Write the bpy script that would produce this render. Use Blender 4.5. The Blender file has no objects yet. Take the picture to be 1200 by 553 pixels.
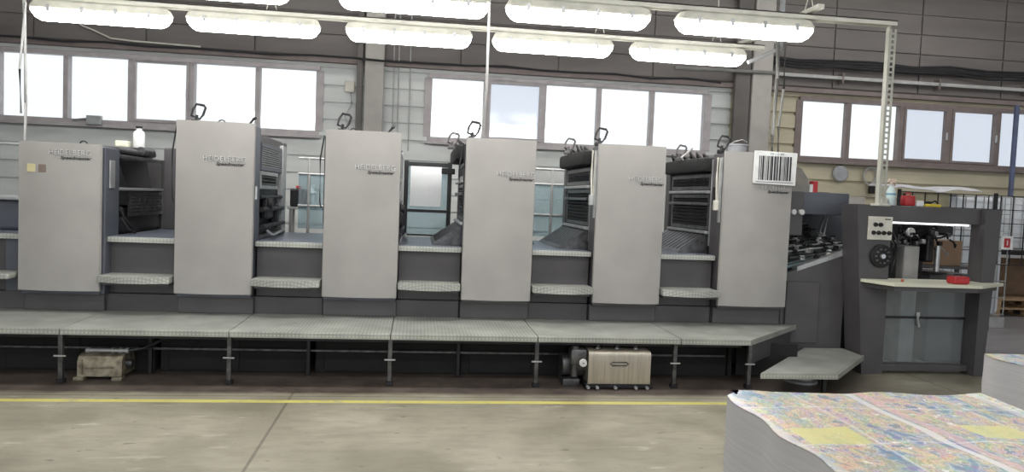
import bpy, bmesh, math, random
from mathutils import Vector, Matrix
random.seed(7)
S = bpy.context.scene
C = S.collection

# ------------------------------------------------------------------ camera
cam = bpy.data.objects.new('camera', bpy.data.cameras.new('camera'))
C.objects.link(cam)
RX = Vector((0.99117, -0.12618, 0.0408)); UP = Vector((-0.03406, 0.05509, 0.9979)); FW = Vector((0.12816, 0.99048, -0.0503))
m = Matrix((RX, UP, -FW)).transposed().to_4x4()
m.translation = Vector((0, 0, 1.6))
cam.matrix_world = m
cam.data.sensor_width = 36; cam.data.lens = 36 * 860 / 1200
cam.data.clip_start = .05
S.camera = cam

# ------------------------------------------------------------------ light and exposure
S.view_settings.view_transform = 'Standard'; S.view_settings.look = 'None'
S.view_settings.gamma = 1; S.view_settings.use_curve_mapping = False
S.view_settings.exposure = 0.0
W = bpy.data.worlds.new('overcast_sky'); S.world = W; W.use_nodes = True
bg = W.node_tree.nodes['Background']
bg.inputs['Color'].default_value = (0.93, 0.97, 1.0, 1); bg.inputs['Strength'].default_value = 1.25
LAMP_POWER = 27.0

# ------------------------------------------------------------------ materials
def mat(name, col, rough=.5, metal=0., var=.12, scale=6., bump=0., bscale=60., col2=None, stretch=(1, 1, 1), emit=None, detail=5.):
    M = bpy.data.materials.new(name); M.use_nodes = True
    nt = M.node_tree; N = nt.nodes; L = nt.links
    b = N['Principled BSDF']
    b.inputs['Roughness'].default_value = rough; b.inputs['Metallic'].default_value = metal
    geo = N.new('ShaderNodeNewGeometry'); mp = N.new('ShaderNodeMapping'); mp.inputs['Scale'].default_value = stretch
    L.new(geo.outputs['Position'], mp.inputs['Vector'])
    nz = N.new('ShaderNodeTexNoise'); nz.inputs['Scale'].default_value = scale; nz.inputs['Detail'].default_value = detail
    L.new(mp.outputs[0], nz.inputs['Vector'])
    cr = N.new('ShaderNodeValToRGB')
    c2 = col2 or tuple(c * (1 - var) for c in col)
    c1 = col if col2 else tuple(min(1, c * (1 + var)) for c in col)
    cr.color_ramp.elements[0].position = .35; cr.color_ramp.elements[1].position = .65
    cr.color_ramp.elements[0].color = (*c2, 1); cr.color_ramp.elements[1].color = (*c1, 1)
    L.new(nz.outputs['Fac'], cr.inputs['Fac']); L.new(cr.outputs['Color'], b.inputs['Base Color'])
    if bump:
        n2 = N.new('ShaderNodeTexNoise'); n2.inputs['Scale'].default_value = bscale
        L.new(mp.outputs[0], n2.inputs['Vector'])
        bp = N.new('ShaderNodeBump'); bp.inputs['Strength'].default_value = bump; bp.inputs['Distance'].default_value = .004
        L.new(n2.outputs['Fac'], bp.inputs['Height']); L.new(bp.outputs[0], b.inputs['Normal'])
    if emit:
        b.inputs['Emission Color'].default_value = (*emit[0], 1); b.inputs['Emission Strength'].default_value = emit[1]
    return M

def mathn(N, L, op, a, b=None, c=None):
    n = N.new('ShaderNodeMath'); n.operation = op
    for i, v in enumerate((a, b, c)):
        if v is None: continue
        if isinstance(v, (int, float)): n.inputs[i].default_value = v
        else: L.new(v, n.inputs[i])
    return n.outputs[0]

def mix(N, L, fac, a, b):
    n = N.new('ShaderNodeMix'); n.data_type = 'RGBA'
    for i, v in ((0, fac), (6, a), (7, b)):
        if isinstance(v, (int, float)): n.inputs[i].default_value = v
        elif isinstance(v, tuple): n.inputs[i].default_value = (*v, 1)
        else: L.new(v, n.inputs[i])
    return n.outputs[2]

M = {}
M['panel'] = mat('grey_panel_paint', (.345, .33, .32), .42, 0, .06, 2.6, .05, 200)
M['panel_edge'] = mat('panel_edge_paint', (.26, .25, .26), .4, 0, .05)
M['body'] = mat('dark_grey_paint', (.075, .07, .075), .42, 0, .12, 3., .05, 120)
M['body_blue'] = mat('slate_blue_paint', (.085, .093, .115), .38, 0, .1, 3.)
M['black'] = mat('black_steel', (.018, .018, .021), .45, .2, .3, 8.)
M['iron'] = mat('oily_steel', (.11, .11, .115), .35, .7, .35, 14., .1, 60)
M['bright'] = mat('bright_steel', (.55, .56, .58), .28, .9, .1, 20)
M['alu'] = mat('dull_aluminium', (.45, .46, .47), .45, .6, .12, 10)
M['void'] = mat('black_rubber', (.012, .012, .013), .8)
M['cream'] = mat('cream_enamel', (.70, .70, .57), .45, 0, .06, 5)
M['ivory'] = mat('ivory_plastic', (.62, .60, .54), .5)
M['white'] = mat('white_plastic', (.75, .76, .76), .4)
M['red'] = mat('red_plastic', (.45, .03, .035), .4)
M['yellow'] = mat('yellow_plastic', (.65, .50, .04), .5)
M['card'] = mat('brown_cardboard', (.26, .17, .11), .85, 0, .12, 5)
M['wood'] = mat('pallet_wood', (.36, .24, .14), .8, 0, .25, 5, .2, 40, stretch=(1, 6, 6))
M['pump'] = mat('grimy_beige_cast_metal', (.34, .31, .23), .5, .3, .4, 14, .3, 50, col2=(.12, .10, .07))
M['stain'] = mat('brushed_stainless_cover', (.47, .43, .36), .3, .75, .12, 5, .05, 80, stretch=(12, 12, .6))
M['grey_plastic'] = mat('grey_plastic', (.33, .34, .36), .5)
M['greybox'] = mat('pale_grey_enamel', (.42, .41, .40), .5)
M['lamp_housing'] = mat('lamp_housing_plastic', (.66, .65, .58), .5)
M['lens'] = mat('lamp_diffuser', (.9, .9, .9), .4, emit=((1, .98, .93), LAMP_POWER))
M['rail'] = mat('pale_painted_rail', (.62, .61, .55), .5, 0, .08)
M['pipe'] = mat('grey_painted_pipe', (.38, .38, .38), .5)
M['mid'] = mat('dull_grey_sheath', (.2, .2, .19), .6)
M['cable'] = mat('dark_cable', (.02, .02, .024), .7)
M['frame'] = mat('window_frame_paint', (.42, .39, .40), .6, 0, .1)
M['frame_dark'] = mat('dark_brown_frame_paint', (.19, .155, .15), .6, 0, .1)
M['paper'] = mat('white_paper', (.78, .80, .82), .7, 0, .02)
M['ink'] = mat('printing_ink_black', (.02, .02, .025), .5)
M['pale_letter'] = mat('silver_letters', (.56, .56, .56), .4)
M['letter_rim'] = mat('grey_letter_rims', (.10, .10, .105), .4)
M['black_letter'] = mat('black_letters', (.02, .02, .022), .35)
M['conc'] = mat('painted_concrete', (.40, .38, .36), .8, 0, .12, 2.5, .3, 30)
M['conc_dark'] = mat('dark_concrete', (.13, .12, .115), .8, 0, .15, 2.5)
M['siding'] = mat('painted_wall_boards', (.60, .62, .615), .7, 0, .10, 1.4, .25, 25, stretch=(.5, 1, 2.5))
M['siding_warm_light'] = mat('warm_lit_wall_boards', (.47, .43, .32), .7, 0, .13, 1.4, .25, 25, stretch=(.5, 1, 2.5))  # same boards, with the warmer light at the right put into the colour
M['upper'] = mat('dark_upper_cladding', (.15, .135, .13), .65, 0, .18, 1.2, .2, 25, stretch=(.4, 1, 2))
M['ceil'] = mat('roof_sheet', (.16, .16, .16), .8)
M['tarp'] = mat('pale_tarpaulin', (.66, .66, .70), .5, 0, .08, 8)
M['pink'] = mat('pale_pink_label', (.62, .50, .42), .6)
M['gold'] = mat('brass_plate', (.62, .55, .32), .4, .3)
M['brown_plate'] = mat('brown_plate', (.20, .155, .13), .4, .2)
M['teal'] = mat('teal_belt', (.16, .24, .25), .4, .2)

def glassmat(name, tint, alpha, rough=.1):
    m_ = bpy.data.materials.new(name); m_.use_nodes = True
    N = m_.node_tree.nodes; L = m_.node_tree.links
    N.remove(N['Principled BSDF']); out = N['Material Output']
    t = N.new('ShaderNodeBsdfTransparent'); t.inputs[0].default_value = (*tint, 1)
    g = N.new('ShaderNodeBsdfGlossy'); g.inputs['Roughness'].default_value = rough
    d = N.new('ShaderNodeBsdfDiffuse'); d.inputs[0].default_value = (.6, .63, .65, 1)
    m1 = N.new('ShaderNodeMixShader'); m1.inputs[0].default_value = .05
    m2 = N.new('ShaderNodeMixShader'); m2.inputs[0].default_value = alpha
    nz = N.new('ShaderNodeTexNoise'); nz.inputs['Scale'].default_value = 3
    L.new(t.outputs[0], m1.inputs[1]); L.new(g.outputs[0], m1.inputs[2])
    
    L.new(m1.outputs[0], m2.inputs[1]); L.new(d.outputs[0], m2.inputs[2]); L.new(m2.outputs[0], out.inputs[0])
    return m_
M['glass'] = glassmat('window_glass', (.98, .99, .99), .02)
M['glass_cool'] = glassmat('view_tinted_window_glass', (.83, .85, .89), .06)  # cool tint stands in for the duller view outside these panes
M['plexi'] = glassmat('clear_guard_plastic', (.86, .90, .92), .13, .05)
M['blueplexi'] = glassmat('pale_blue_guard_plastic', (.72, .84, .88), .22, .05)

def floor_mat():
    m_ = bpy.data.materials.new('worn_concrete_floor'); m_.use_nodes = True
    N = m_.node_tree.nodes; L = m_.node_tree.links; b = N['Principled BSDF']
    geo = N.new('ShaderNodeNewGeometry'); sp = N.new('ShaderNodeSeparateXYZ'); L.new(geo.outputs['Position'], sp.inputs[0])
    X, Y = sp.outputs[0], sp.outputs[1]
    def noise(sc, det=6, st=(1, 1, 1), rough=.6):
        mp = N.new('ShaderNodeMapping'); mp.inputs['Scale'].default_value = st; L.new(geo.outputs['Position'], mp.inputs['Vector'])
        n = N.new('ShaderNodeTexNoise'); n.inputs['Scale'].default_value = sc; n.inputs['Detail'].default_value = det; n.inputs['Roughness'].default_value = rough
        L.new(mp.outputs[0], n.inputs['Vector']); return n.outputs['Fac']
    def ramp(f, p0, p1):
        r = N.new('ShaderNodeMapRange'); r.inputs['From Min'].default_value = p0; r.inputs['From Max'].default_value = p1; L.new(f, r.inputs['Value']); return r.outputs[0]
    a = ramp(noise(1.3), .35, .68)
    c = mix(N, L, a, (.235, .215, .165), (.38, .355, .28))
    a2 = ramp(noise(9, 8, (.5, 1.5, 1)), .45, .75)
    c = mix(N, L, mathn(N, L, 'MULTIPLY', a2, .55), c, (.19, .165, .12))
    # scattered dark chips and pale scuffs
    ch = ramp(noise(11, 3, (.6, 1.3, 1)), .67, .71)
    c = mix(N, L, mathn(N, L, 'MULTIPLY', ch, .6), c, (.09, .08, .06))
    sc = ramp(noise(5.5, 4, (.4, 1.4, 1)), .62, .70)
    c = mix(N, L, mathn(N, L, 'MULTIPLY', sc, .5), c, (.55, .53, .47))
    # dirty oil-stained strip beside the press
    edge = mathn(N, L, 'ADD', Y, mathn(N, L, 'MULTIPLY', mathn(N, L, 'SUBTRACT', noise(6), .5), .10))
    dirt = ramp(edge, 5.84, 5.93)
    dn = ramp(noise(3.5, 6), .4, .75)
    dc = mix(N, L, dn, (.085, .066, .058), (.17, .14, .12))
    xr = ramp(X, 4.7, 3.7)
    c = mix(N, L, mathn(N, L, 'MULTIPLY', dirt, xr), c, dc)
    # smooth cooler floor far right
    far = mathn(N, L, 'MULTIPLY', ramp(X, 5.6, 6.4), ramp(Y, 6.0, 7.4))
    c = mix(N, L, far, c, (.27, .26, .27))
    # expansion joints
    j1 = mathn(N, L, 'LESS_THAN', mathn(N, L, 'ABSOLUTE', mathn(N, L, 'ADD', X, .93)), .010)
    j2 = mathn(N, L, 'LESS_THAN', mathn(N, L, 'ABSOLUTE', mathn(N, L, 'SUBTRACT', X, 4.95)), .010)
    j3 = mathn(N, L, 'LESS_THAN', mathn(N, L, 'ABSOLUTE', mathn(N, L, 'SUBTRACT', Y, 5.80)), .010)
    jj = mathn(N, L, 'MAXIMUM', mathn(N, L, 'MAXIMUM', j1, j2), j3)
    c = mix(N, L, mathn(N, L, 'MULTIPLY', jj, .6), c, (.09, .08, .065))
    # painted yellow line, worn
    yl = mathn(N, L, 'LESS_THAN', mathn(N, L, 'ABSOLUTE', mathn(N, L, 'SUBTRACT', Y, 5.655)), .036)
    xl = mathn(N, L, 'LESS_THAN', X, 9.0)
    wear = mathn(N, L, 'SUBTRACT', 1.0, mathn(N, L, 'MULTIPLY', ramp(noise(8, 8), .52, .72), .7))
    c = mix(N, L, mathn(N, L, 'MULTIPLY', mathn(N, L, 'MULTIPLY', yl, xl), wear), c, (.62, .57, .16))
    L.new(c, b.inputs['Base Color'])
    rr = mathn(N, L, 'ADD', .35, mathn(N, L, 'MULTIPLY', a, .2)); L.new(rr, b.inputs['Roughness'])
    bp = N.new('ShaderNodeBump'); bp.inputs['Strength'].default_value = .15; bp.inputs['Distance'].default_value = .004
    L.new(noise(30), bp.inputs['Height']); L.new(bp.outputs[0], b.inputs['Normal'])
    return m_
M['floor'] = floor_mat()

def tread_mat(name, col, rough=.38):
    m_ = bpy.data.materials.new(name); m_.use_nodes = True
    N = m_.node_tree.nodes; L = m_.node_tree.links; b = N['Principled BSDF']
    geo = N.new('ShaderNodeNewGeometry'); sp = N.new('ShaderNodeSeparateXYZ'); L.new(geo.outputs['Position'], sp.inputs[0])
    X, Y, Z = sp.outputs
    YZ = mathn(N, L, 'ADD', Y, Z)
    u = mathn(N, L, 'MULTIPLY', mathn(N, L, 'ADD', X, YZ), 105); v = mathn(N, L, 'MULTIPLY', mathn(N, L, 'SUBTRACT', X, YZ), 105)
    h = mathn(N, L, 'MULTIPLY', mathn(N, L, 'SINE', u), mathn(N, L, 'SINE', v))
    h = mathn(N, L, 'GREATER_THAN', h, .25)
    nz = N.new('ShaderNodeTexNoise'); nz.inputs['Scale'].default_value = 4; nz.inputs['Detail'].default_value = 8; L.new(geo.outputs['Position'], nz.inputs['Vector'])
    r = N.new('ShaderNodeMapRange'); r.inputs['From Min'].default_value = .35; r.inputs['From Max'].default_value = .7; L.new(nz.outputs['Fac'], r.inputs['Value'])
    c = mix(N, L, r.outputs[0], tuple(k * .62 for k in col), tuple(k * .92 for k in col))
    c = mix(N, L, mathn(N, L, 'MULTIPLY', h, .36), c, tuple(min(1, k * 1.5) for k in col))
    L.new(c, b.inputs['Base Color']); b.inputs['Metallic'].default_value = .35; b.inputs['Roughness'].default_value = rough
    bp = N.new('ShaderNodeBump'); bp.inputs['Strength'].default_value = .35; bp.inputs['Distance'].default_value = .002
    L.new(h, bp.inputs['Height']); L.new(bp.outputs[0], b.inputs['Normal'])
    return m_
M['tread'] = tread_mat('worn_tread_plate', (.50, .515, .475), .45)
M['tread_sky_tint'] = tread_mat('sky_tinted_tread_plate', (.24, .27, .34), .3)  # bluish sky reflection is painted into the plate colour

def paper_edge_mat(name, col):
    m_ = mat(name, col, .75)
    N = m_.node_tree.nodes; L = m_.node_tree.links; b = N['Principled BSDF']
    geo = N.new('ShaderNodeNewGeometry'); sp = N.new('ShaderNodeMapping'); sp.inputs['Scale'].default_value = (2.5, 2.5, 160)
    L.new(geo.outputs['Position'], sp.inputs['Vector'])
    nz = N.new('ShaderNodeTexNoise'); nz.inputs['Scale'].default_value = 1.5; nz.inputs['Detail'].default_value = 3; L.new(sp.outputs[0], nz.inputs['Vector'])
    c = mix(N, L, nz.outputs['Fac'], tuple(k * .82 for k in col), tuple(min(1, k * 1.15) for k in col))
    L.new(c, b.inputs['Base Color'])
    bp = N.new('ShaderNodeBump'); bp.inputs['Strength'].default_value = .3; bp.inputs['Distance'].default_value = .003
    L.new(nz.outputs['Fac'], bp.inputs['Height']); L.new(bp.outputs[0], b.inputs['Normal'])
    return m_
M['edge'] = paper_edge_mat('paper_edges', (.46, .455, .47))

def print_mat():
    m_ = bpy.data.materials.new('colour_printed_sheet'); m_.use_nodes = True
    N = m_.node_tree.nodes; L = m_.node_tree.links; b = N['Principled BSDF']
    geo = N.new('ShaderNodeNewGeometry'); sp = N.new('ShaderNodeSeparateXYZ'); L.new(geo.outputs['Position'], sp.inputs[0])
    X, Y = sp.outputs[0], sp.outputs[1]
    def noise(sc, det=4, st=(1, 1, 1), off=0):
        mp = N.new('ShaderNodeMapping'); mp.inputs['Scale'].default_value = st; mp.inputs['Location'].default_value = (off, off * .7, 0); L.new(geo.outputs['Position'], mp.inputs['Vector'])
        n = N.new('ShaderNodeTexNoise'); n.inputs['Scale'].default_value = sc; n.inputs['Detail'].default_value = det; n.inputs['Roughness'].default_value = .7
        L.new(mp.outputs[0], n.inputs['Vector']); return n
    cr = N.new('ShaderNodeValToRGB'); L.new(noise(8, 8, (1.3, .8, 1)).outputs['Fac'], cr.inputs['Fac'])
    cols = [(.30, (.04, .08, .25)), (.41, (.10, .20, .34)), (.45, (.50, .50, .48)), (.475, (.12, .20, .20)), (.50, (.48, .38, .16)), (.53, (.62, .56, .40)), (.56, (.40, .13, .13)), (.585, (.60, .55, .55)), (.61, (.10, .12, .30)), (.70, (.12, .20, .06))]
    e = cr.color_ramp.elements
    e[0].position, e[0].color = cols[0][0], (*cols[0][1], 1); e[1].position, e[1].color = cols[-1][0], (*cols[-1][1], 1)
    for p, c_ in cols[1:-1]:
        k = e.new(p); k.color = (*c_, 1)
    c = cr.outputs['Color']
    # fine speckle of print
    vor = N.new('ShaderNodeTexVoronoi'); vor.inputs['Scale'].default_value = 38; L.new(geo.outputs['Position'], vor.inputs['Vector'])
    f = N.new('ShaderNodeMapRange'); f.inputs['From Min'].default_value = .62; f.inputs['From Max'].default_value = .68
    L.new(noise(26, 3, (1, 1, 1), 3).outputs['Fac'], f.inputs['Value'])
    c = mix(N, L, .14, c, vor.outputs['Color'])
    c = mix(N, L, mathn(N, L, 'MULTIPLY', f.outputs[0], .8), c, (.80, .80, .80))
    c = mix(N, L, .06, c, (.75, .73, .72))
    def strip(axis, centre, half):
        return mathn(N, L, 'LESS_THAN', mathn(N, L, 'ABSOLUTE', mathn(N, L, 'SUBTRACT', axis, centre)), half)
    for cx, hw, col, a in ((1.66, .016, (.70, .69, .71), .75), (1.71, .020, (.66, .40, .44), .6), (1.43, .006, (.7, .7, .7), .4), (2.02, .006, (.7, .7, .7), .4), (1.165, .02, (.55, .54, .55), .6), (2.19, .02, (.6, .6, .6), .6)):
        c = mix(N, L, mathn(N, L, 'MULTIPLY', strip(X, cx, hw), a), c, col)
    for cx, cy, hx, hy in ((1.31, 2.13, .10, .075), (1.93, 2.17, .10, .07)):
        k = mathn(N, L, 'MULTIPLY', strip(X, cx, hx), strip(Y, cy, hy))
        c = mix(N, L, mathn(N, L, 'MULTIPLY', k, .8), c, (.62, .60, .22))
    for cy in (2.05, 2.42, 1.7):
        c = mix(N, L, mathn(N, L, 'MULTIPLY', strip(Y, cy, .006), .3), c, (.80, .80, .82))
    L.new(c, b.inputs['Base Color']); b.inputs['Roughness'].default_value = .32
    return m_
M['print'] = print_mat()

# ------------------------------------------------------------------ mesh helpers
class MB:
    def __init__(s): s.bm = bmesh.new()
    def box(s, x0, x1, y0, y1, z0, z1, bev=0., rot=None, piv=None):
        r = bmesh.ops.create_cube(s.bm, size=1)
        vs = r['verts']
        sx, sy, sz = abs(x1 - x0), abs(y1 - y0), abs(z1 - z0)
        c = Vector(((x0 + x1) / 2, (y0 + y1) / 2, (z0 + z1) / 2))
        for v in vs: v.co = Vector((v.co.x * sx, v.co.y * sy, v.co.z * sz)) + c
        if bev:
            es = list({e for v in vs for e in v.link_edges})
            rr = bmesh.ops.bevel(s.bm, geom=es, offset=min(bev, sx * .45, sy * .45, sz * .45), segments=2, affect='EDGES', profile=.5)
            vs = list({v for f in rr['faces'] for v in f.verts} | {v for v in vs if v.is_valid})
        if rot:
            p = Vector(piv) if piv else c
            ax, an = rot
            R_ = Matrix.Rotation(an, 3, ax)
            for v in vs: v.co = R_ @ (v.co - p) + p
        return s
    def prism(s, pts, axis, a0, a1):
        # pts in the two other axes, extruded along axis
        def mk(p, a):
            if axis == 'Y': return (p[0], a, p[1])
            if axis == 'X': return (a, p[0], p[1])
            return (p[0], p[1], a)
        A = [s.bm.verts.new(mk(p, a0)) for p in pts]; B = [s.bm.verts.new(mk(p, a1)) for p in pts]
        n = len(pts)
        s.bm.faces.new(A); s.bm.faces.new(B[::-1])
        for i in range(n): s.bm.faces.new((A[i], B[i], B[(i + 1) % n], A[(i + 1) % n]))
        return s
    def loft(s, rings, cap=True):
        V = [[s.bm.verts.new(p) for p in r] for r in rings]; n = len(rings[0])
        for a, b in zip(V, V[1:]):
            for i in range(n): s.bm.faces.new((a[i], a[(i + 1) % n], b[(i + 1) % n], b[i]))
        if cap: s.bm.faces.new(V[0][::-1]); s.bm.faces.new(V[-1])
        return s
    def cyl(s, p0, p1, r, r2=None, seg=16):
        p0, p1 = Vector(p0), Vector(p1); d = (p1 - p0); r2 = r if r2 is None else r2
        q = d.to_track_quat('Z', 'Y')
        rings = []
        for p, rr in ((p0, r), (p1, r2)):
            rings.append([p + q @ Vector((math.cos(t * 2 * math.pi / seg) * rr, math.sin(t * 2 * math.pi / seg) * rr, 0)) for t in range(seg)])
        return s.loft(rings)
    def lathe(s, base, prof, seg=20, axis='Z'):
        rings = []
        for r, h in prof:
            ring = []
            for t in range(seg):
                a = t * 2 * math.pi / seg
                c, d = math.cos(a) * r, math.sin(a) * r
                v = {'Z': (c, d, h), 'Y': (c, h, -d), 'X': (h, c, d)}[axis]
                ring.append(Vector(base) + Vector(v))
            rings.append(ring)
        return s.loft(rings)
    def tube(s, pts, r, seg=8, closed=False):
        pts = [Vector(p) for p in pts]; n = len(pts); rings = []
        for i, p in enumerate(pts):
            if closed: d = pts[(i + 1) % n] - pts[i - 1]
            else: d = pts[min(i + 1, n - 1)] - pts[max(i - 1, 0)]
            q = d.to_track_quat('Z', 'Y')
            rings.append([p + q @ Vector((math.cos(t * 2 * math.pi / seg) * r, math.sin(t * 2 * math.pi / seg) * r, 0)) for t in range(seg)])
        if not closed: return s.loft(rings)
        V = [[s.bm.verts.new(p) for p in r_] for r_ in rings]
        for j in range(n):
            a, b = V[j], V[(j + 1) % n]
            # align ring start to limit twist
            k0 = min(range(seg), key=lambda k: (b[k].co - a[0].co).length)
            for i in range(seg): s.bm.faces.new((a[i], a[(i + 1) % seg], b[(i + 1 + k0) % seg], b[(i + k0) % seg]))
        return s
    def build(s, name, material, parent=None, smooth=False, label=None):
        bmesh.ops.recalc_face_normals(s.bm, faces=s.bm.faces[:])
        me = bpy.data.meshes.new(name); 
        inv = None
        if parent is not None:
            off = world_off(parent)
            for v in s.bm.verts: v.co -= off
        s.bm.to_mesh(me); s.bm.free()
        me.materials.append(M[material] if isinstance(material, str) else material)
        if smooth:
            for p in me.polygons: p.use_smooth = True
            try: me.set_sharp_from_angle(angle=math.radians(35))
            except Exception: pass
        o = bpy.data.objects.new(name, me); C.objects.link(o)
        if parent is not None: o.parent = parent
        if label: o['label'] = label
        return o
def parts(mb, name, material, parent, smooth=False):
    # every separate piece in the mesh becomes a part of its own
    bm = mb.bm; seen = set(); outs = []
    for v0 in list(bm.verts):
        if v0 in seen: continue
        comp = []; st = [v0]; seen.add(v0)
        while st:
            v = st.pop(); comp.append(v)
            for e in v.link_edges:
                q = e.other_vert(v)
                if q not in seen: seen.add(q); st.append(q)
        outs.append(comp)
    res = []
    for comp in outs:
        n = MB(); mp_ = {v: n.bm.verts.new(v.co) for v in comp}
        for f in {f for v in comp for f in v.link_faces}: n.bm.faces.new([mp_[v] for v in f.verts])
        res.append(n.build(name, material, parent, smooth))
    bm.free(); return res
def world_off(o):
    v = Vector((0, 0, 0))
    while o is not None:
        v += Vector(o.location); o = o.parent
    return v
def thing(name, label, cat, loc, group=None):
    o = bpy.data.objects.new(name, None); C.objects.link(o); o.empty_display_size = .1
    o.location = loc; o['label'] = label; o['category'] = cat
    if group: o['group'] = group
    return o
def tag(o, label, cat, group=None, kind=None):
    o['label'] = label; o['category'] = cat
    if group: o['group'] = group
    if kind: o['kind'] = kind
    return o
def struct(o): o['kind'] = 'structure'; return o
def copy_tree(o, loc, label, parent=None):
    c = o.copy(); C.objects.link(c)
    if parent is None:
        c.location = loc; c['label'] = label
    else: c.parent = parent
    for ch in list(o.children): copy_tree(ch, None, None, c)
    return c
def text_part(name, body, x, z, w, h, yfun, material, parent, outline=False, shear=0., squeeze=None):
    cu = bpy.data.curves.new(name, 'FONT'); cu.body = body; cu.size = 1; cu.shear = shear
    cu.align_x = 'LEFT'
    if outline: cu.fill_mode = 'NONE'; cu.bevel_depth = .03; cu.bevel_resolution = 0; cu.resolution_u = 3
    else: cu.extrude = .02; cu.offset = .03 if material == 'black_letter' else .0; cu.resolution_u = 3
    tmp = bpy.data.objects.new(name, cu); C.objects.link(tmp)
    bpy.context.view_layer.update()
    me = bpy.data.meshes.new_from_object(tmp.evaluated_get(bpy.context.evaluated_depsgraph_get()))
    bpy.data.objects.remove(tmp)
    xs = [v.co.x for v in me.vertices]; ys = [v.co.y for v in me.vertices]
    x0, x1, y0, y1 = min(xs), max(xs), min(ys), max(ys)
    off = world_off(parent)
    for v in me.vertices:
        X = x + (v.co.x - x0) / (x1 - x0) * w; Z = z + (v.co.y - y0) / (y1 - y0) * h
        D = v.co.z * h
        v.co = Vector((X, yfun(X) - .003 - abs(D) * .5 - D * .5, Z)) - off
    me.materials.clear(); me.materials.append(M[material])
    o = bpy.data.objects.new(name, me); C.objects.link(o); o.parent = parent
    return o

# ------------------------------------------------------------------ the room
X0, X1, Y0, YW, ZC = -9.0, 16.0, -6.0, 12.0, 6.6
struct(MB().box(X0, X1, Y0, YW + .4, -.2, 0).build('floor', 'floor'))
WZ0, WZ1 = 2.52, 3.52
wins = [(-8.9, -1.60), (0.10, 4.80), (6.44, 13.7)]
def boards(mb, x0, x1, z0, z1, pitch, rib, y):
    z = z0
    while z < z1 - 1e-6:
        zt = min(z + pitch, z1)
        zr = max(z, zt - rib)
        if zr > z: mb.box(x0, x1, y, y + .2, z, zr)
        mb.box(x0, x1, y + .05, y + .2, zr, zt)
        z = zt
XS = 5.2
segs = [(X0, wins[0][0]), (wins[0][1], wins[1][0]), (wins[1][1], XS), (XS, wins[2][0]), (wins[2][1], X1)]
for nm, xa, xb, mt in (('wall_back', X0, XS, 'siding'), ('wall_back_right', XS, X1, 'siding_warm_light')):
    w = MB()
    boards(w, xa, xb, 0, WZ0 - .04, .27, .055, YW)
    for a, b in segs:
        if a >= xa and b <= xb: boards(w, a, b, WZ0 - .04, WZ1 + .04, .27, .055, YW)
    boards(w, xa, xb, WZ1 + .04, 3.72, .16, .03, YW)
    struct(w.build(nm, mt))
w = MB()
z = 3.72; k = 0
while z < ZC:
    x = X0; 
    while x < X1:
        w.box(x + .012, min(x + 1.6, X1) - .012, YW - .03, YW + .15, z + .015, z + .33)
        x += 1.6
    w.box(X0, X1, YW, YW + .16, z, z + .34)
    z += .34; k += 1
struct(w.build('wall_back_upper', 'upper'))
struct(MB().box(X0 - .2, X0, Y0, YW + .4, 0, ZC).build('wall_left', 'siding'))
struct(MB().box(X1, X1 + .2, Y0, YW + .4, 0, ZC).build('wall_right', 'siding'))
struct(MB().box(X0, X1, Y0, YW + .4, ZC, ZC + .2).build('ceiling', 'ceil'))
# beam, ledge under and over the windows
struct(MB().box(X0, X1, YW - .10, YW - .001, 3.62, 3.70, .01).build('trim_1', 'frame_dark'))
# windows
mull = {0: [-8.9, -7.95, -7.2, -6.32, -5.355, -4.43, -3.53, -2.55, -1.60],
        1: [0.10, 1.03, 1.99, 2.92, 3.83, 4.80],
        2: [6.44, 7.36, 8.35, 9.27, 10.23, 11.15, 12.1, 13.05, 13.7]}
def window(i):
    x0, x1 = wins[i]; fm = 'frame' if i < 2 else 'frame_dark'
    f = MB()
    f.box(x0, x1, YW - .02, YW + .12, WZ1 - .02, WZ1 + .05, .005)
    f.box(x0, x1, YW - .02, YW + .12, WZ0 - .05, WZ0 + .03, .005)
    ms = mull[i]
    for j, x in enumerate(ms):
        hw = .035 if 0 < j < len(ms) - 1 else .06
        f.box(x - hw, x + hw, YW - .02, YW + .12, WZ0 + .03, WZ1 - .02, .005)
    # opening sashes: thicker inner frame on some panes
    op = {0: (5,), 1: (1,), 2: (2, 3)}[i]
    for j in op:
        a, b = ms[j] + .035, ms[j + 1] - .035
        for q in ((a, a + .045, WZ0 + .03, WZ1 - .02), (b - .045, b, WZ0 + .03, WZ1 - .02), (a + .045, b - .045, WZ0 + .03, WZ0 + .075), (a + .045, b - .045, WZ1 - .065, WZ1 - .02)):
            f.box(q[0], q[1], YW - .035, YW + .04, q[2], q[3], .004)
    root = struct(f.build('window_%d' % (i + 1), fm))
    for j in range(len(ms) - 1):
        MB().box(ms[j] + .036, ms[j + 1] - .036, YW + .05, YW + .056, WZ0 + .031, WZ1 - .021).build('pane', 'glass_cool' if (i, j) in ((1, 1), (2, 2), (2, 3), (2, 4), (2, 5)) else 'glass', root)
    MB().box(x0 - .03, x1 + .03, YW - .10, YW - .021, WZ0 - .09, WZ0 - .045, .006).build('window_sill', fm, root)
    h = MB()
    for j in op: h.box(ms[j + 1] - .075, ms[j + 1] - .055, YW - .065, YW - .036, 2.95, 3.08, .004)
    parts(h, 'sash_handle', 'alu', root)
for i in range(3): window(i)
# pillars standing on the wall
def pillar(n, x0, x1, m_):
    p = MB().box(x0, x1, YW - .22, YW - .12, 0, ZC, .02).build('trim_%d' % n, m_); return struct(p)
pillar(2, -.90, -.60, 'conc'); pillar(3, 5.47, 5.82, 'conc')
struct(MB().box(-1.02, -.93, YW - .22, YW - .12, 0, ZC, .01).build('trim_4', 'conc_dark'))
struct(MB().box(5.18, 5.44, YW - .2, YW - .12, 0, ZC, .01).build('trim_5', 'conc_dark'))

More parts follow.
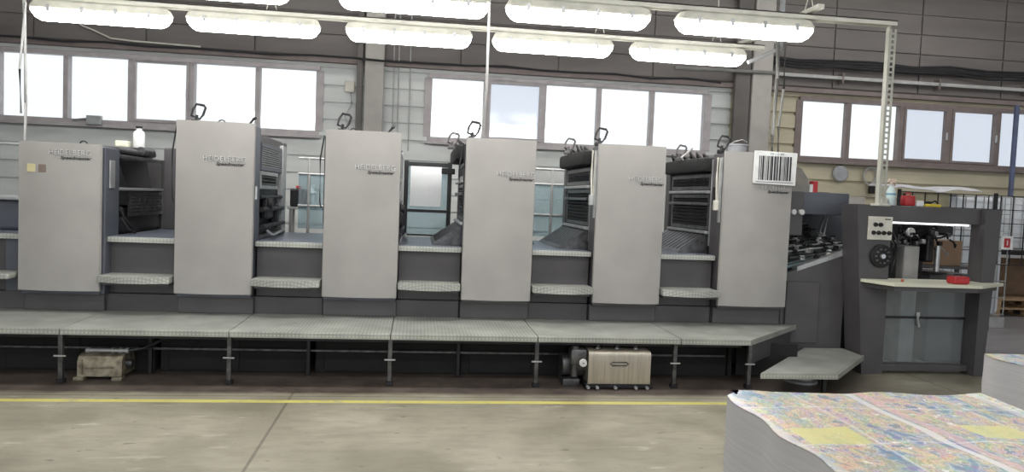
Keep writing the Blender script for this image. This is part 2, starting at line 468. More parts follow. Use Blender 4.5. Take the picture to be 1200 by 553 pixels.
# pipes and cable runs on the back wall
def wavy(x0, x1, y, z, sag, step=.6, jit=.02):
    n = max(2, int((x1 - x0) / step)); return [(x0 + (x1 - x0) * i / n, y, z + random.uniform(-jit, jit) - sag * abs(math.sin(i * 1.3))) for i in range(n + 1)]
tag(MB().tube(wavy(-8.9, 4.9, YW - .26, 3.69, .02), .018, 6).build('wall_cable', 'cable', smooth=True), 'dark cable running along the wall just above the left and middle windows', 'cable')
cb = thing('cable_bundle', 'thick bundle of black cables sagging along the dark wall at upper right', 'cable', (5.6, YW - .1, 4.2))
for k in range(4): MB().tube(wavy(5.6, 15.5, YW - .1 - .02 * k, 4.22 - .045 * k, .05, .7, .025), .02, 6).build('cable', 'cable', cb, True)
tp = MB(); tp.box(5.9, 15.5, YW - .16, YW - .04, 3.86, 3.92, .01)
cp = tp.build('cable_tray', 'pipe'); tag(cp, 'long pale grey conduit tray on the wall above the right window', 'cable tray')
h = MB()
for x in (7.1, 8.9, 10.6, 12.4): h.box(x, x + .03, YW - .17, YW - .03, 3.80, 3.98, .004)
parts(h, 'bracket', 'frame_dark', cp)
tag(MB().tube([(4.1, YW - .24, 3.86), (5.9, YW - .24, 3.885)], .03, 8).build('wall_pipe', 'mid', smooth=True), 'pale horizontal pipe on the wall right behind the rightmost lower lamp', 'pipe')
dp = MB()
for x in (-.46, -.38, -.20): dp.tube([(x, YW - .05, 4.5), (x, YW - .05, 3.9), (x + .01, YW - .05, 2.3)], .012, 6)
tag(dp.build('conduit_pipe', 'pipe', smooth=True), 'thin vertical wall conduits right of the concrete pillar between the windows', 'pipe')
g = MB().box(-1.60 + .35, -1.10, YW - .07, YW - .006, 3.18, 3.36, .012).build('junction_box', 'ivory')
g.location.x += .04
tag(g, 'small white square junction box on the wall right of the left window', 'junction box')
MB().tube([(-1.12, YW - .035, 3.18), (-1.10, YW - .035, 3.0), (-1.2, YW - .035, 2.8), (-1.1, YW - .035, 2.5)], .008, 6).build('lead', 'pipe', g, True)
g = tag(MB().box(-5.0, -4.78, YW - .16, YW - .10, 2.46, 2.6, .01).build('socket_box', 'alu'), 'small metal socket box under the left window near the hanging cord', 'socket')
MB().tube([(-5.2, YW - .12, 2.52), (-5.0, YW - .12, 2.55)], .015, 6).build('plug', 'alu', g, True)

# ------------------------------------------------------------------ lamps in rows
def lamp(x, y, z, label, group):
    t = thing('strip_lamp', label, 'lamp', (x, y, z), group)
    def ring(L_, w_, zz, c=.03):
        a, b = L_ / 2, w_ / 2
        return [Vector((x + p, y + q, z + zz)) for p, q in ((-a + c, -b), (a - c, -b), (a, -b + c), (a, b - c), (a - c, b), (-a + c, b), (-a, b - c), (-a, -b + c))]
    MB().loft([ring(1.25, .165, .10), ring(1.27, .175, .115), ring(1.22, .15, .165), ring(1.10, .08, .19)]).build('lamp_housing', 'lamp_housing', t)
    MB().loft([ring(1.10, .09, 0, .02), ring(1.17, .13, .02), ring(1.24, .16, .07), ring(1.25, .165, .099)]).build('diffuser', 'lens', t)
    c = MB()
    for s in (-1, 1):
        for px in (-.45, -.15, .15, .45): c.box(x + px - .015, x + px + .015, y + s * .0885 - .006, y + s * .0885 + .006, z + .07, z + .13)
    parts(c, 'clip', 'alu', t)
    return t
zl = 3.12
row_b = [-3.07, -1.66, -.145, 1.33, 2.79]; names = ['leftmost', 'second from the left', 'third from the left', 'fourth from the left', 'rightmost']
L0 = lamp(row_b[0], 7.6, zl, 'glowing strip lamp, leftmost of the lower lamp row over the press', 'strip lamps in the lower row')
for i in range(1, 5): copy_tree(L0, (row_b[i], 7.6, zl), 'glowing strip lamp, %s of the lower lamp row over the press' % names[i])
row_a = [-3.15, -1.72, -.09, 1.315, 2.82]; na = ['', 'cut off by the top edge of the photo', 'third lamp from the right end', 'middle lamp before the last', 'rightmost lamp beside the perforated strut']
na = ['', 'second from the left', 'third from the left', 'second from the right', 'rightmost, next to the perforated strut']
for i in range(5):
    c = copy_tree(L0, (row_a[i], 6.3, zl), 'glowing strip lamp of the upper row, %s' % (na[i] or 'farthest left')); c['group'] = 'strip lamps in the upper row'
for y, nm in ((3.3, 'over the aisle in front of the press'), (0.6, 'over the aisle behind the photographer'), (9.8, 'added as fill high over the far aisle'), (8.1, 'added as fill over the right end of the hall')):  # the two high rows are unseen, added to brighten back wall and right end
    for i in range(5):
        c = copy_tree(L0, ({3.3: -3.1 + 1.55 * i, .6: -3.1 + 1.55 * i, 9.8: -4.5 + 3.2 * i, 8.1: 6.2 + 1.6 * i}[y], y, 3.75 if y < 8 else 5.2), 'strip lamp %s, number %d from the left' % (nm, i + 1)); c['group'] = 'strip lamps ' + nm
        c['label'] = ['far left', 'left of centre', 'central', 'right of centre', 'far right'][i] + ' strip lamp ' + nm
for y, x0, x1, z_, lab in ((7.6, -9, 3.62, zl + .19, 'pale carrier rail holding the lower row of strip lamps'), (6.3, -9, 4.25, zl + .19, 'pale carrier rail holding the upper row of strip lamps'),
                      (3.3, -4, 4.3, 3.94, 'lamp rail over the aisle'), (.6, -4, 4.3, 3.94, 'lamp rail over the aisle behind the photographer'), (9.8, -6, 9, 5.39, 'rail for the added fill lamps over the far aisle'), (8.1, 5.4, 13.4, 5.39, 'rail for the added fill lamps over the right end of the hall')):
    r = MB()
    r.box(x0, x1, y - .05, y + .05, z_ + .035, z_ + .045); r.box(x0, x1, y - .05, y - .04, z_, z_ + .045); r.box(x0, x1, y + .04, y + .05, z_, z_ + .045)
    ro = r.build('lamp_rail', 'rail'); tag(ro, lab, 'rail')
    hx = {7.6: (-3.0, -1.5, 1.82, 3.1), 6.3: (-2.6, -.93, 1.32, 3.42)}.get(y, (-3, 0, 3) if y != 8.1 else (6, 9, 12))
    for x in hx:
        h = MB(); zz = z_ + .05
        h.tube([(x, y, ZC), (x, y, zz + .22)], .006, 6)
        h.tube([(x, y, zz + .22), (x - .05, y, zz - .002)], .005, 6); h.tube([(x, y, zz + .22), (x + .05, y, zz - .002)], .005, 6)
        h.build('wire_hanger', 'rail', ro, True)
# cross strut between the rows, end bracket
s = MB().box(-.03, .03, 0, 1.62, 0, .04).build('cross_strut', 'rail')
s.location = (3.42, 6.1, zl + .245); tag(s, 'pale cross strut joining the two lamp rails at their right end', 'strut')
s = MB().box(-.03, .03, 0, 1.62, 0, .04).build('cross_strut', 'rail'); s.location = (-1.72, 6.1, zl + .245)
s.location.x = -2.85
tag(s, 'pale cross strut joining the two lamp rails above the left lamps', 'strut')
# perforated angle strut dropping to the delivery
def perforated(x, y, z0, z1):
    m_ = MB(); n = int((z1 - z0) / .05)
    for k in range(n):
        z = z0 + k * .05
        m_.box(x - .035, x + .035, y - .002, y + .002, z, z + .018)
        m_.box(x - .035, x - .014, y - .002, y + .002, z + .018, z + .05); m_.box(x + .014, x + .035, y - .002, y + .002, z + .018, z + .05)
    m_.box(x - .037, x - .033, y, y + .05, z0, z1); return m_
o = perforated(4.245, 6.3, 1.69, 3.33)
o.box(4.17, 4.28, 6.22, 6.36, 1.675, 1.695, .004)
tag(o.build('perforated_strut', mat('galvanised_strut', (.42, .42, .37), .5)), 'pale perforated metal strut hanging vertically from the lamp rail to the delivery frame', 'strut')
# round cable drop and cords
o = MB()
o.tube([(3.70, 7.5, 3.42), (3.74, 7.5, 3.36), (3.755, 7.5, 3.0), (3.74, 7.5, 2.4), (3.745, 7.5, 2.15)], .022, 8)
o.tube([(3.85, 7.55, 3.4), (3.86, 7.55, 2.9), (3.83, 7.55, 2.5), (3.84, 7.55, 2.15)], .014, 8)
tag(o.build('cable_drop', 'mid', smooth=True), 'grey cable drop hanging behind the barcode sheet', 'cable')
o = MB(); o.box(3.44, 3.84, 7.58, 7.62, 3.235, 3.275, .004, rot=('Y', -.45)); o.box(3.80, 3.84, 7.58, 7.62, 3.33, 6.6);
tag(o.build('bracket_arm', 'alu'), 'grey slanted bracket arm right of the lower lamp row', 'bracket')
tag(MB().tube([(.55, 6.6, ZC), (.57, 6.65, 3.5), (.58, 6.7, 2.6), (.575, 6.95, 2.16)], .012, 8).build('hanging_cord', 'pipe', smooth=True), 'thin vertical cord hanging down to the fourth printing unit', 'cord')
o = MB(); o.tube([(-3.62, 7.3, ZC), (-3.62, 7.3, 3.2), (-3.60, 7.3, 2.3), (-3.62, 7.3, 1.6)], .014, 8); o.tube([(-3.60, 7.28, 3.2), (-3.645, 7.28, 2.6), (-3.63, 7.28, 2.2)], .010, 8)
tag(o.build('hanging_cord', 'pipe', smooth=True), 'pale twin cord hanging down at the far left beside the first cover panel', 'cord')
o = MB().tube([(-5.6, 11.945, 6.5), (-5.5, 11.945, 4.4), (-5.2, 11.945, 3.99), (-5.08, 11.945, 3.93), (-4.96, 11.945, 3.89), (-4.70, 11.945, 3.78), (-4.36, 11.945, 3.76), (-3.4, 11.945, 3.74)], .014, 6)
tag(o.build('loose_cable', 'rail', smooth=True), 'thin white loose cable stepping down the wall under the leftmost lamp', 'cable')

# ------------------------------------------------------------------ the press: six printing units
PITCH = 1.257
XL = [-3.445, -2.15, -.855, .425, 1.69, 2.955]
XR = [-2.77, -1.475, -.17, 1.09, 2.36, 3.665]
ZT = [1.93, 2.18, 2.165, 2.155, 2.16, 2.15]
YE = 6.87   # side edge of the cover panels
BOW = .035
unit_labels = ['first printing unit from the left, lowest cover, with two small plates on it',
    'second printing unit from the left, tallest grey cover, open guard on its right side',
    'third printing unit from the left, before the white sheet hanging in the gap',
    'fourth printing unit from the left, with the hanging cord above it',
    'fifth printing unit from the left, black louvred guard on its left side',
    'last printing unit on the right, under the barcode sheet']
def lever(mb, x, y, z, s=1., tilt=.35):
    pts = []
    for (a, b) in ((-.045, 0), (-.05, .06), (-.035, .115), (.03, .125), (.05, .11), (.05, .04), (.035, -.005)):
        X_ = a * s; Z_ = b * s + .03
        pts.append((x + X_ * math.cos(tilt) + Z_ * math.sin(tilt), y, z + Z_ * math.cos(tilt) - X_ * math.sin(tilt)))
    mb.tube(pts, .0115, 8, True)
    mb.cyl((x, y, z - .03), (x + .015, y, z + .05), .013, seg=10)
    mb.box(x - .03, x + .03, y - .025, y + .025, z - .03, z + .008, .004)
def loop(mb, x, y, z, r=.04):
    mb.tube([(x + r * math.cos(a), y, z + r * 1.1 * math.sin(a)) for a in [math.pi * k / 8 for k in range(9)]], .006, 6)
def cover(i, t):
    xl, xr, zt = XL[i], XR[i], ZT[i]; z0 = .635; n = 20
    def yf(x):
        u = (x - xl) / (xr - xl) * 2 - 1; return YE - BOW * (1 - u * u)
    outer = [(xl + (xr - xl) * k / n, yf(xl + (xr - xl) * k / n)) for k in range(n + 1)]
    r = .018
    outer[0] = (xl, YE + r * .6); outer[-1] = (xr, YE + r * .6)
    outer.insert(1, (xl + r * .35, YE - .004)); outer.insert(-1, (xr - r * .35, YE - .004))
    # keep x order
    outer = sorted(outer, key=lambda p: p[0])
    pts = outer + [(xr, YE + .03), (xl, YE + .03)]
    c = MB().prism(pts, 'Z', z0, zt).build('cover_panel', 'panel', t, True)
    return c, yf
def unit(i):
    xl, xr, zt = XL[i], XR[i], ZT[i]
    t = thing('printing_unit', unit_labels[i], 'printing unit', ((xl + xr) / 2, 7.8, 0), 'printing units of the press')
    nx = XL[i + 1] if i < 5 else 3.70
    c, yf = cover(i, t)
    # side frames
    sf = MB().box(xl + .012, xr - .012, YE + .031, 7.19, .602, zt - .012, .008)
    MB().box(xl + .004, xr - .004, 6.98, 7.029, .441, .599, .006).build('kick_panel', 'body', t)
    if i == 0: sf.box(xl + .012, xr + .02, YE + .05, 7.22, .605, zt - .02, .008)
    sf.build('side_frame', 'body_blue' if i < 3 else 'body', t)
    MB().box(xl + .03, xr - .03, 8.52, 8.66, .02, zt - .06, .008).build('side_frame', 'body', t)
    # plinth below the cover and between the covers
    MB().box(xl + .002, nx - .004, 7.03, 8.66, .02, .60, .006).build('plinth', 'body', t)
    # machine body
    bt = zt - .16 if i else 1.36
    MB().box(xl + .07, xr - .07, 7.2, 8.5, .61, bt, .01).build('machine_body', 'black', t)
    # top cap
    if i:
        MB().box(xl + .05, xr - .05, 7.2, 8.5, bt + .002, zt - .05, .02).build('top_guard', 'body', t)
    if i < 5:
        # riser, footboard and step in the gap
        MB().box(xr + .004, nx - .004, 7.05, 8.5, .602, 1.075, .004).build('riser_panel', 'body', t)
        fb = MB().box(xr + .0, nx - .0, 6.99, 8.62, 1.078, 1.118, .004).build('footboard', 'tread_sky_tint', t)
        MB().box(xr + .002, nx - .002, 6.975, 6.989, 1.07, 1.117, .003).build('nosing', 'tread', fb)
        a, b = xr + .01, nx - .012
        pts = [(a, 7.05), (a, 6.79)] + [(a + (b - a) * k / 12, 6.79 - .08 * math.sin(math.pi * k / 12)) for k in range(1, 12)] + [(b, 6.79), (b, 7.05)]
        MB().prism(pts, 'Z', .728, .785).build('step', 'tread', t, True)
        pts2 = [(a + .02, 7.045), (a + .02, 6.83), (b - .02, 6.83), (b - .02, 7.045)]
        MB().prism(pts2, 'Z', .70, .727).build('step_bracket', 'body', t)
    # levers on top
    lv = [(), (-2.05,), (-.74,), (.48,), (1.73,), (2.99,)][i]
    for x in lv:
        m_ = MB(); lever(m_, x, 7.08, zt + .02, 1.0, .3); m_.build('lever', 'black', t, True)
    for x in [(-2.98,), (-1.80,), (-.62,), (), (), ()][i]:
        m_ = MB(); loop(m_, x, 7.02, zt - .008, .035); m_.build('lifting_loop', 'black', t, True)
    for x in [(), (-1.57,), (-.30,), (), (), ()][i]:
        m_ = MB(); m_.tube([(x - .02, 7.1, zt - .01), (x + .03, 7.1, zt + .06)], .010, 6); m_.tube([(x + .03, 7.1, zt + .06), (x + .045, 7.12, zt + .075)], .014, 6); m_.build('lever', 'black', t, True)
    # lettering
    if i == 0: tx = (-3.18, 1.825, .33, .044, -3.09, 1.778, .25, .036)
    elif i == 5: tx = (3.33, 1.80, .29, .036, 3.39, 1.752, .24, .036)
    else:
        tx = (xr - [0, .43, .41, .37, .37][i], 1.832 - [0, 0, .015, .02, .01][i], .36 - (i == 4) * .03, .044)
        tx = tx + (tx[0] + .11, tx[1] - .048, .245, .038)
    text_part('lettering', 'HEIDELBERG', *tx[:4], yf, 'letter_rim', c, True)
    text_part('lettering', 'HEIDELBERG', *tx[:4], lambda x: yf(x) - .001, 'pale_letter', c, False)
    text_part('lettering', 'Speedmaster', *tx[4:], yf, 'black_letter', c, False, .3)
    # left edge bar, handles, cable
    if i >= 1:
        m_ = MB().box(xl - .012, xl + .006, YE + .05, YE + .10, 1.30 if i < 3 else 1.45, zt - .06, .004)
        m_.build('edge_bar', 'black' if i < 4 else 'alu', t)
    if i in (1, 2, 3):
        MB().tube([(xl - .03, 6.93, 1.45), (xl - .045, 6.94, 1.5), (xl - .05, 6.94, 1.9), (xl - .02, 6.95, zt - .05)], .007, 6).build('air_hose', 'cable', t, True)
    if i >= 4:
        x = xl - .035
        m_ = MB().tube([(x, 6.96, zt - .06), (x - .005, 6.96, 1.9), (x + .005, 6.96, 1.66)], .010, 6); m_.tube([(x + .025, 6.96, zt - .06), (x + .02, 6.96, 1.66)], .006, 6)
        parts(m_, 'air_hose', 'rail', t, True)
        MB().box(x - .02, x + .025, 6.94, 6.99, 1.57, 1.67, .008).build('valve_block', 'ivory' if i == 5 else 'alu', t)
        MB().box(xl - .012, xl + .010, 7.04, 7.12, 1.62, 1.80, .006).build('grip_recess', 'void', t)
    if i == 0:
        MB().box(xr + .022, xr + .034, 6.98, 7.09, 1.55, 1.80, .004).build('switch_plate', 'alu', t, label='pale switch plate')
        MB().box(-3.365, -3.285, 6.846, 6.868, 1.665, 1.735, .002).build('name_plate', 'gold', t, label='pale brass plate')
        pb = MB().box(-3.268, -3.175, 6.838, 6.868, 1.665, 1.735, .002).build('name_plate', 'brown_plate', t, label='brown plate')
    elif i in (1,):
        MB().box(xr - .013, xr - .004, 6.99, 7.04, 1.50, 1.62, .003).build('switch_plate', 'white', t, label='white switch plate')
    return t, bt
units = [unit(i) for i in range(6)]

def louvre(mb_frame, mb_slats, x, y0, y1, z0, z1, n, out, dx=.014):
    # a guard in the plane X = x, facing out (+1 right / -1 left)
    fw = .035; xa, xb = (x, x + dx) if out > 0 else (x - dx, x)
    for q in ((y0, y1, z0, z0 + fw), (y0, y1, z1 - fw, z1), (y0, y0 + fw, z0 + fw, z1 - fw), (y1 - fw, y1, z0 + fw, z1 - fw)): mb_frame.box(xa, xb, *q)
    h = (z1 - z0 - 2 * fw) / n
    for k in range(n):
        z = z0 + fw + h * (k + .5)
        mb_slats.box(x - .012, x + .012, y0 + fw, y1 - fw, z - h * .22, z + h * .22, 0, rot=('Y', .5 * out))
# right-hand faces (seen on the left units)
def right_face(i):
    t = units[i][0]; xr = XR[i]; zt = ZT[i]; X = xr - .06
    f, s = MB(), MB()
    louvre(f, s, X + .03, 7.26, 8.32, 1.78, zt - .14, 9, 1)
    f.build('guard_frame', 'body_blue', t); s.build('guard_louvre', 'alu', t); MB().box(X + .001, X + .012, 7.29, 8.29, 1.62, zt - .17).build('louvre_shade', 'void', t)  # black sheet added to deepen the shade between the slats
    f, s = MB(), MB()
    louvre(f, s, X + .03, 7.26, 8.1, 1.60, 1.77, 3, 1); f.build('guard_frame', 'alu', t); s.build('guard_louvre', 'iron', t)
    MB().box(X - .01, X + .05, 8.34, 8.54, 1.14, zt - .1, .01).build('cable_duct', 'alu', t)
    for k, (z, r) in enumerate(((1.52, .022), (1.40, .03), (1.24, .026))):
        MB().cyl((X + .04 + .015 * k, 7.24, z), (X + .04 + .015 * k, 8.33, z), r * .8, seg=20).build('roller', 'black', t, True)
    m_ = MB(); m_.box(X - .005, X + .06, 7.5, 7.8, 1.3, 1.52, .02); m_.box(X, X + .07, 7.95, 8.1, 1.2, 1.45, .015); m_.cyl((X + .05, 7.6, 1.45), (X + .09, 7.6, 1.45), .05)
    m_.build('drive_box', 'black', t)
    MB().tube([(X + .1, 7.3, 1.20), (X + .14, 7.35, 1.16), (X + .12, 7.6, 1.15), (X + .1, 8.2, 1.17)], .012, 6).build('hose', 'alu', t, True)
    MB().box(X - .02, X + .06, 7.24, 8.5, 1.12, 1.16, .006).build('foot_guard', 'body', t)
right_face(1); right_face(2); right_face(3)
def left_face(i):
    t = units[i][0]; xl = XL[i]; zt = ZT[i]; X = xl + .06
    pad = MB(); pad.box(X - .14, X + .03, 7.24, 8.45, zt - .19, zt - .04, .035); pad.build('top_pad', 'void', t, True)
    m_ = MB()
    for k in range(6): m_.tube([(X - .05, 7.3 + .19 * k, zt - .05), (X - .09, 7.36 + .19 * k, zt - .005 + .02 * (k % 3)), (X - .04, 7.44 + .19 * k, zt - .04)], .012, 6)
    parts(m_, 'hose', 'void', t, True)
    f, s = MB(), MB()
    louvre(f, s, X - .03, 7.26, 8.4, 1.78, zt - .21, 5, -1); f.build('guard_frame', 'iron', t)
    # vertical grille teeth
    for k in range(14): s.box(X - .045, X - .03, 7.32 + k * .077, 7.35 + k * .077, 1.88, zt - .25)
    s.build('guard_grille', 'black', t)
    for z, mt in ((1.755, 'bright'), (1.63, 'bright'), (1.335, 'bright')):
        MB().box(X - .075, X - .03, 7.26, 8.42, z - .016, z + .016, .007).build('cross_bar', 'alu' if z > 1.7 or z < 1.4 else 'iron', t)
    f, s = MB(), MB()
    louvre(f, s, X - .02, 7.28, 8.4, 1.36, 1.73, 8, -1); f.build('guard_frame', 'iron', t); s.build('guard_louvre', 'black', t)
    m_ = MB()
    m_.prism([(X - .34, 1.12), (X - .32, 1.14), (X - .04, 1.33), (X - .02, 1.33), (X - .02, 1.12)], 'Y', 7.28, 8.45)
    kp = m_.build('kick_plate', 'iron', t)
    m_ = MB()
    for k in range(10): m_.box(X - .33, X - .03, 7.32 + k * .11, 7.335 + k * .11, 1.228, 1.238, 0, rot=('Y', -.59))
    parts(m_, 'rib', 'black', kp)
    MB().box(X - .04, X - .01, 7.20, 7.25, 1.2, zt - .06, .006).build('guard_post', 'alu', t)
    m_ = MB(); 
    lever(m_, xl - .10, 7.9, zt - .02, .95, .3)
    m_.build('lever', 'body', t, True)
left_face(4); left_face(5); left_face(3)
m_ = MB(); m_.tube([(2.70, 7.4, 2.10), (2.76, 7.4, 2.15), (2.82, 7.4, 2.21)], .012, 6); m_.build('lever', 'pipe', units[5][0], True)
# first unit: open low side with hood
t = units[0][0]
X = XR[0] - .05
m_ = MB()
m_.prism([(7.22, 1.14), (7.22, 1.34), (7.5, 1.36), (8.5, 1.36), (8.5, 1.14)], 'X', XL[0] + .1, X); m_.build('lower_body', 'black', t)
f, s = MB(), MB(); louvre(f, s, X + .02, 7.55, 8.5, 1.28, 1.52, 5, 1)
for k in range(14): s.box(X + .02, X + .034, 7.6 + k * .062, 7.615 + k * .062, 1.32, 1.48)
f.build('guard_frame', 'iron', t); s.build('guard_grille', 'iron', t)
MB().box(X - .3, X + .06, 7.23, 8.5, 1.53, 1.556, .006).build('ledge', 'alu', t)
MB().box(XL[0] + .1, X + .02, 7.3, 8.48, 1.83, 1.87, .01).build('hood_plate', 'iron', t)
MB().box(XL[0] + .1, X - .06, 7.85, 8.48, 1.871, 1.965, .02).build('top_guard', 'body', t)
MB().prism([(7.23, 1.56), (7.6, 1.56), (7.35, 1.83), (7.23, 1.83)], 'X', XL[0] + .1, X).build('hood_side', 'black', t)
MB().prism([(8.2, 1.557), (8.5, 1.557), (8.5, 1.83), (8.05, 1.83)], 'X', XL[0] + .05, X + .02).build('hood_end', 'body', t)
m_ = MB()
m_.cyl((X, 7.3, 1.91), (X, 8.3, 1.91), .028, seg=12); m_.cyl((X + .01, 7.9, 1.93), (X + .01, 8.2, 1.93), .045, seg=14); m_.cyl((X - .05, 7.3, 1.88), (X - .05, 8.35, 1.88), .02, seg=12)
parts(m_, 'roller', 'iron', t, True)
m_ = MB(); m_.tube([(X + .06, 7.26, 1.35), (X + .10, 7.3, 1.25), (X + .12, 7.4, 1.17), (X + .10, 7.6, 1.14)], .013, 8); m_.tube([(X + .08, 7.24, 1.28), (X + .14, 7.26, 1.17), (X + .15, 7.4, 1.135)], .012, 8)
parts(m_, 'hose', 'void', t, True)
m_ = MB(); m_.lathe((X + .035, 7.32, 1.33), [(.0, 0), (.05, 0), (.05, .015), (.02, .03), (0, .03)], 16, 'X'); m_.build('hand_wheel', 'void', t, True)
MB().box(XR[0] + .02, XL[1] - .06, 8.4, 8.5, 1.119, 2.0, .01).build('end_cover', 'body', units[0][0])

# things on the first unit
o = MB().lathe((-2.60 - .1, 8.02, 1.966), [(0, 0), (.05, 0), (.055, .01), (.055, .15), (.04, .175), (.028, .18), (.028, .20), (0, .20)], 20)
b_ = o.build('bottle', 'white', None, True); b_.location.x = -.17
tag(b_, 'white plastic bottle with dark cap standing on top of the first printing unit', 'bottle')
MB().lathe((-2.87, 8.02, 2.167), [(0, 0), (.032, 0), (.032, .022), (0, .022)], 16).build('cap', 'void', b_, True)
o = MB().box(-3.07, -2.95, 7.92, 8.06, 1.966, 2.03, .012).build('rag_box', 'cream'); tag(o, 'small cream box behind the edge of the first cover panel', 'box')

# barcode sheet
bs = thing('barcode_sign', 'white sheet with a large black barcode on top of the rightmost cover panel', 'sign', (3.44, 6.80, 1.85))
pl = MB().box(3.225, 3.665, 6.81, 6.826, 1.845, 2.165, .004, rot=('Y', .02)); pl.build('sheet', 'white', bs)
MB().box(3.30, 3.62, 6.827, 6.9, 1.9, 1.93).build('hanger', 'alu', bs)
o = MB(); x = 3.275; rr = random.Random(3)
o.box(3.25, 3.64, 6.807, 6.8095, 1.865, 1.869); 
while x < 3.61:
    w_ = rr.choice((.005, .008, .012, .017)); o.box(x, x + w_, 6.806, 6.8095, 1.885, 2.12, 0); x += w_ + rr.choice((.005, .007, .011))
o.build('barcode', 'ink', bs)
text_part('lettering', '70 - 1 40', 3.385, 2.132, .14, .018, lambda x: 6.811, 'ink', bs)
# grey bucket behind last unit
o = MB().lathe((3.40, 7.6, 2.101), [(0, 0), (.085, 0), (.105, .17), (.115, .17), (.115, .185), (.10, .185), (.10, .17), (.08, .01), (0, .01)], 24)
b_ = o.build('bucket', 'grey_plastic', None, True); tag(b_, 'grey plastic bucket standing on the rightmost printing unit', 'bucket')
MB().tube([(3.29, 7.6, 2.27), (3.33, 7.52, 2.31), (3.40, 7.49, 2.33), (3.47, 7.52, 2.31), (3.51, 7.6, 2.27)], .005, 6).build('handle', 'alu', b_, True)

# feeder end at the far left
fe = thing('feeder', 'dark blue and grey end of the press cut off by the left edge', 'machine', (-4.2, 7.8, 0))
MB().box(-5.4, XL[0] - .01, 7.03, 8.6, .02, .60, .006).build('plinth', 'body', fe); MB().box(-5.4, XL[0] - .01, 6.56, 7.02, 0, .37, .01).build('shade_block', 'black', fe)  # the black block stands in for shade under the catwalk
MB().box(-5.4, XL[0] - .01, 7.05, 8.5, .602, 1.075, .006).build('riser_panel', 'body', fe)
f_ = MB().box(-5.4, XL[0] - .008, 6.99, 8.6, 1.078, 1.118, .004).build('footboard', 'tread_sky_tint', fe)
MB().box(-5.4, XL[0] - .01, 6.975, 6.989, 1.07, 1.117, .003).build('nosing', 'tread', f_)
MB().box(-5.4, XL[0] - .02, 6.76, 7.048, .735, .785, .015).build('step', 'tread', fe)
MB().box(-5.4, -3.66, 7.4, 8.3, 1.119, 1.40, .03).build('pile_board', 'body_blue', fe)
MB().box(-5.4, -3.66, 7.36, 8.34, 1.401, 1.43, .008).build('table_top', 'alu', fe)
MB().box(-3.62, -3.49, 7.02, 7.06, .60, 1.069, .004).build('post', 'body_blue', fe)
gr = thing('guard_rail', 'grey tubular guard rail at the far left behind the press end', 'rail', (-4.3, 8.4, 1.43))
for x in (-4.75, -4.33, -3.95): MB().tube([(x, 8.25, 1.431), (x, 8.25, 1.95)], .016, 8).build('post', 'pipe', gr, True)
MB().tube([(-5.2, 8.25, 1.96), (-3.95, 8.25, 1.96)], .018, 8).build('top_rail', 'pipe', gr, True)

# rails, glass guards and sheet on the far side of the press
def far_rail(x0, x1, label, posts):
    g = thing('guard_rail', label, 'rail', ((x0 + x1) / 2, 9.0, 0), 'rails on the far side of the press')
    for x in posts: MB().tube([(x, 9.0, 0), (x, 9.0, 1.99)], .018, 8).build('post', 'pipe', g, True)
    for z in (1.42, 1.80, 1.985): MB().tube([(x0, 9.0, z), (x1, 9.0, z)], .016, 8).build('cross_rail', 'alu', g, True)
    MB().box(x0, x1, 9.022, 9.028, 1.15, 1.79).build('guard_glass', 'blueplexi', g)
    return g
far_rail(1.2, 2.3, 'pale far side rail seen between the fourth and fifth printing units', (1.64, 2.2))
far_rail(-1.42, -.55, 'far side rail seen between the second and third printing units', (-1.30, -.7))
gd = thing('glass_guard', 'black framed clear guard behind the gap of the third and fourth units', 'guard', (.2, 8.75, 0))
m_ = MB()
for x in (-.15, .36): m_.box(x - .025, x + .025, 8.74, 8.79, 0, 2.0, .004)
parts(m_, 'post', 'black', gd)
m_ = MB(); m_.box(-.125, .335, 8.75, 8.78, 1.94, 1.99, .004); m_.box(-.125, .335, 8.75, 8.78, 1.40, 1.435, .004); m_.box(-.125, .335, 8.75, 8.78, 1.12, 1.14, .004)
parts(m_, 'cross_bar', 'black', gd)
MB().box(-.125, .335, 8.762, 8.768, 1.141, 1.399).build('glass_pane', 'blueplexi', gd); MB().box(-.125, .335, 8.762, 8.768, 1.436, 1.939).build('glass_pane', 'blueplexi', gd)
MB().box(.26, .42, 8.715, 8.738, 1.86, 1.93, .01).build('latch', 'void', gd)
sh = MB(); rings = []
for k in range(9):
    z = 1.94 - .47 * k / 8; y = 8.733 - .012 * math.sin(k / 8 * math.pi * 1.5)
    rings.append([Vector((-.10, y, z)), Vector((.10, y - .006, z)), Vector((.265, y, z)), Vector((.265, y + .001, z)), Vector((.10, y - .005, z)), Vector((-.10, y + .001, z))])
sh.loft(rings)
tag(sh.build('paper_sheet', 'paper', None, True), 'blank white sheet hanging between the third and fourth printing units', 'paper')
# shelf with bottle behind units two and three
sv = thing('wall_shelf', 'low shelf behind the gap between second and third units', 'shelf', (-1.3, 9.6, 0))
MB().box(-1.62, -.9, 9.45, 9.75, 1.36, 1.39, .004).build('shelf_board', 'alu', sv)
m_ = MB(); m_.box(-1.60, -1.57, 9.47, 9.5, 0, 1.359); m_.box(-.95, -.92, 9.47, 9.5, 0, 1.359); m_.box(-1.6, -1.57, 9.7, 9.73, 0, 1.359); m_.box(-.95, -.92, 9.7, 9.73, 0, 1.359); parts(m_, 'leg', 'pipe', sv)
o = MB().lathe((-1.335, 9.55, 1.391), [(0, 0), (.06, 0), (.065, .02), (.065, .18), (.03, .22), (.025, .26), (0, .26)], 16).build('bottle', 'white', None, True)
tag(o, 'white bottle standing on the shelf between second and third units', 'bottle')
MB().lathe((-1.335, 9.55, 1.652), [(0, 0), (.028, 0), (.028, .03), (0, .03)], 12).build('cap', 'white', o, True)
o = tag(MB().box(-1.60, -1.42, 9.5, 9.72, 1.391, 1.62, .02).build('canister', 'black', None), 'dark canister on the shelf beside the white bottle', 'canister')
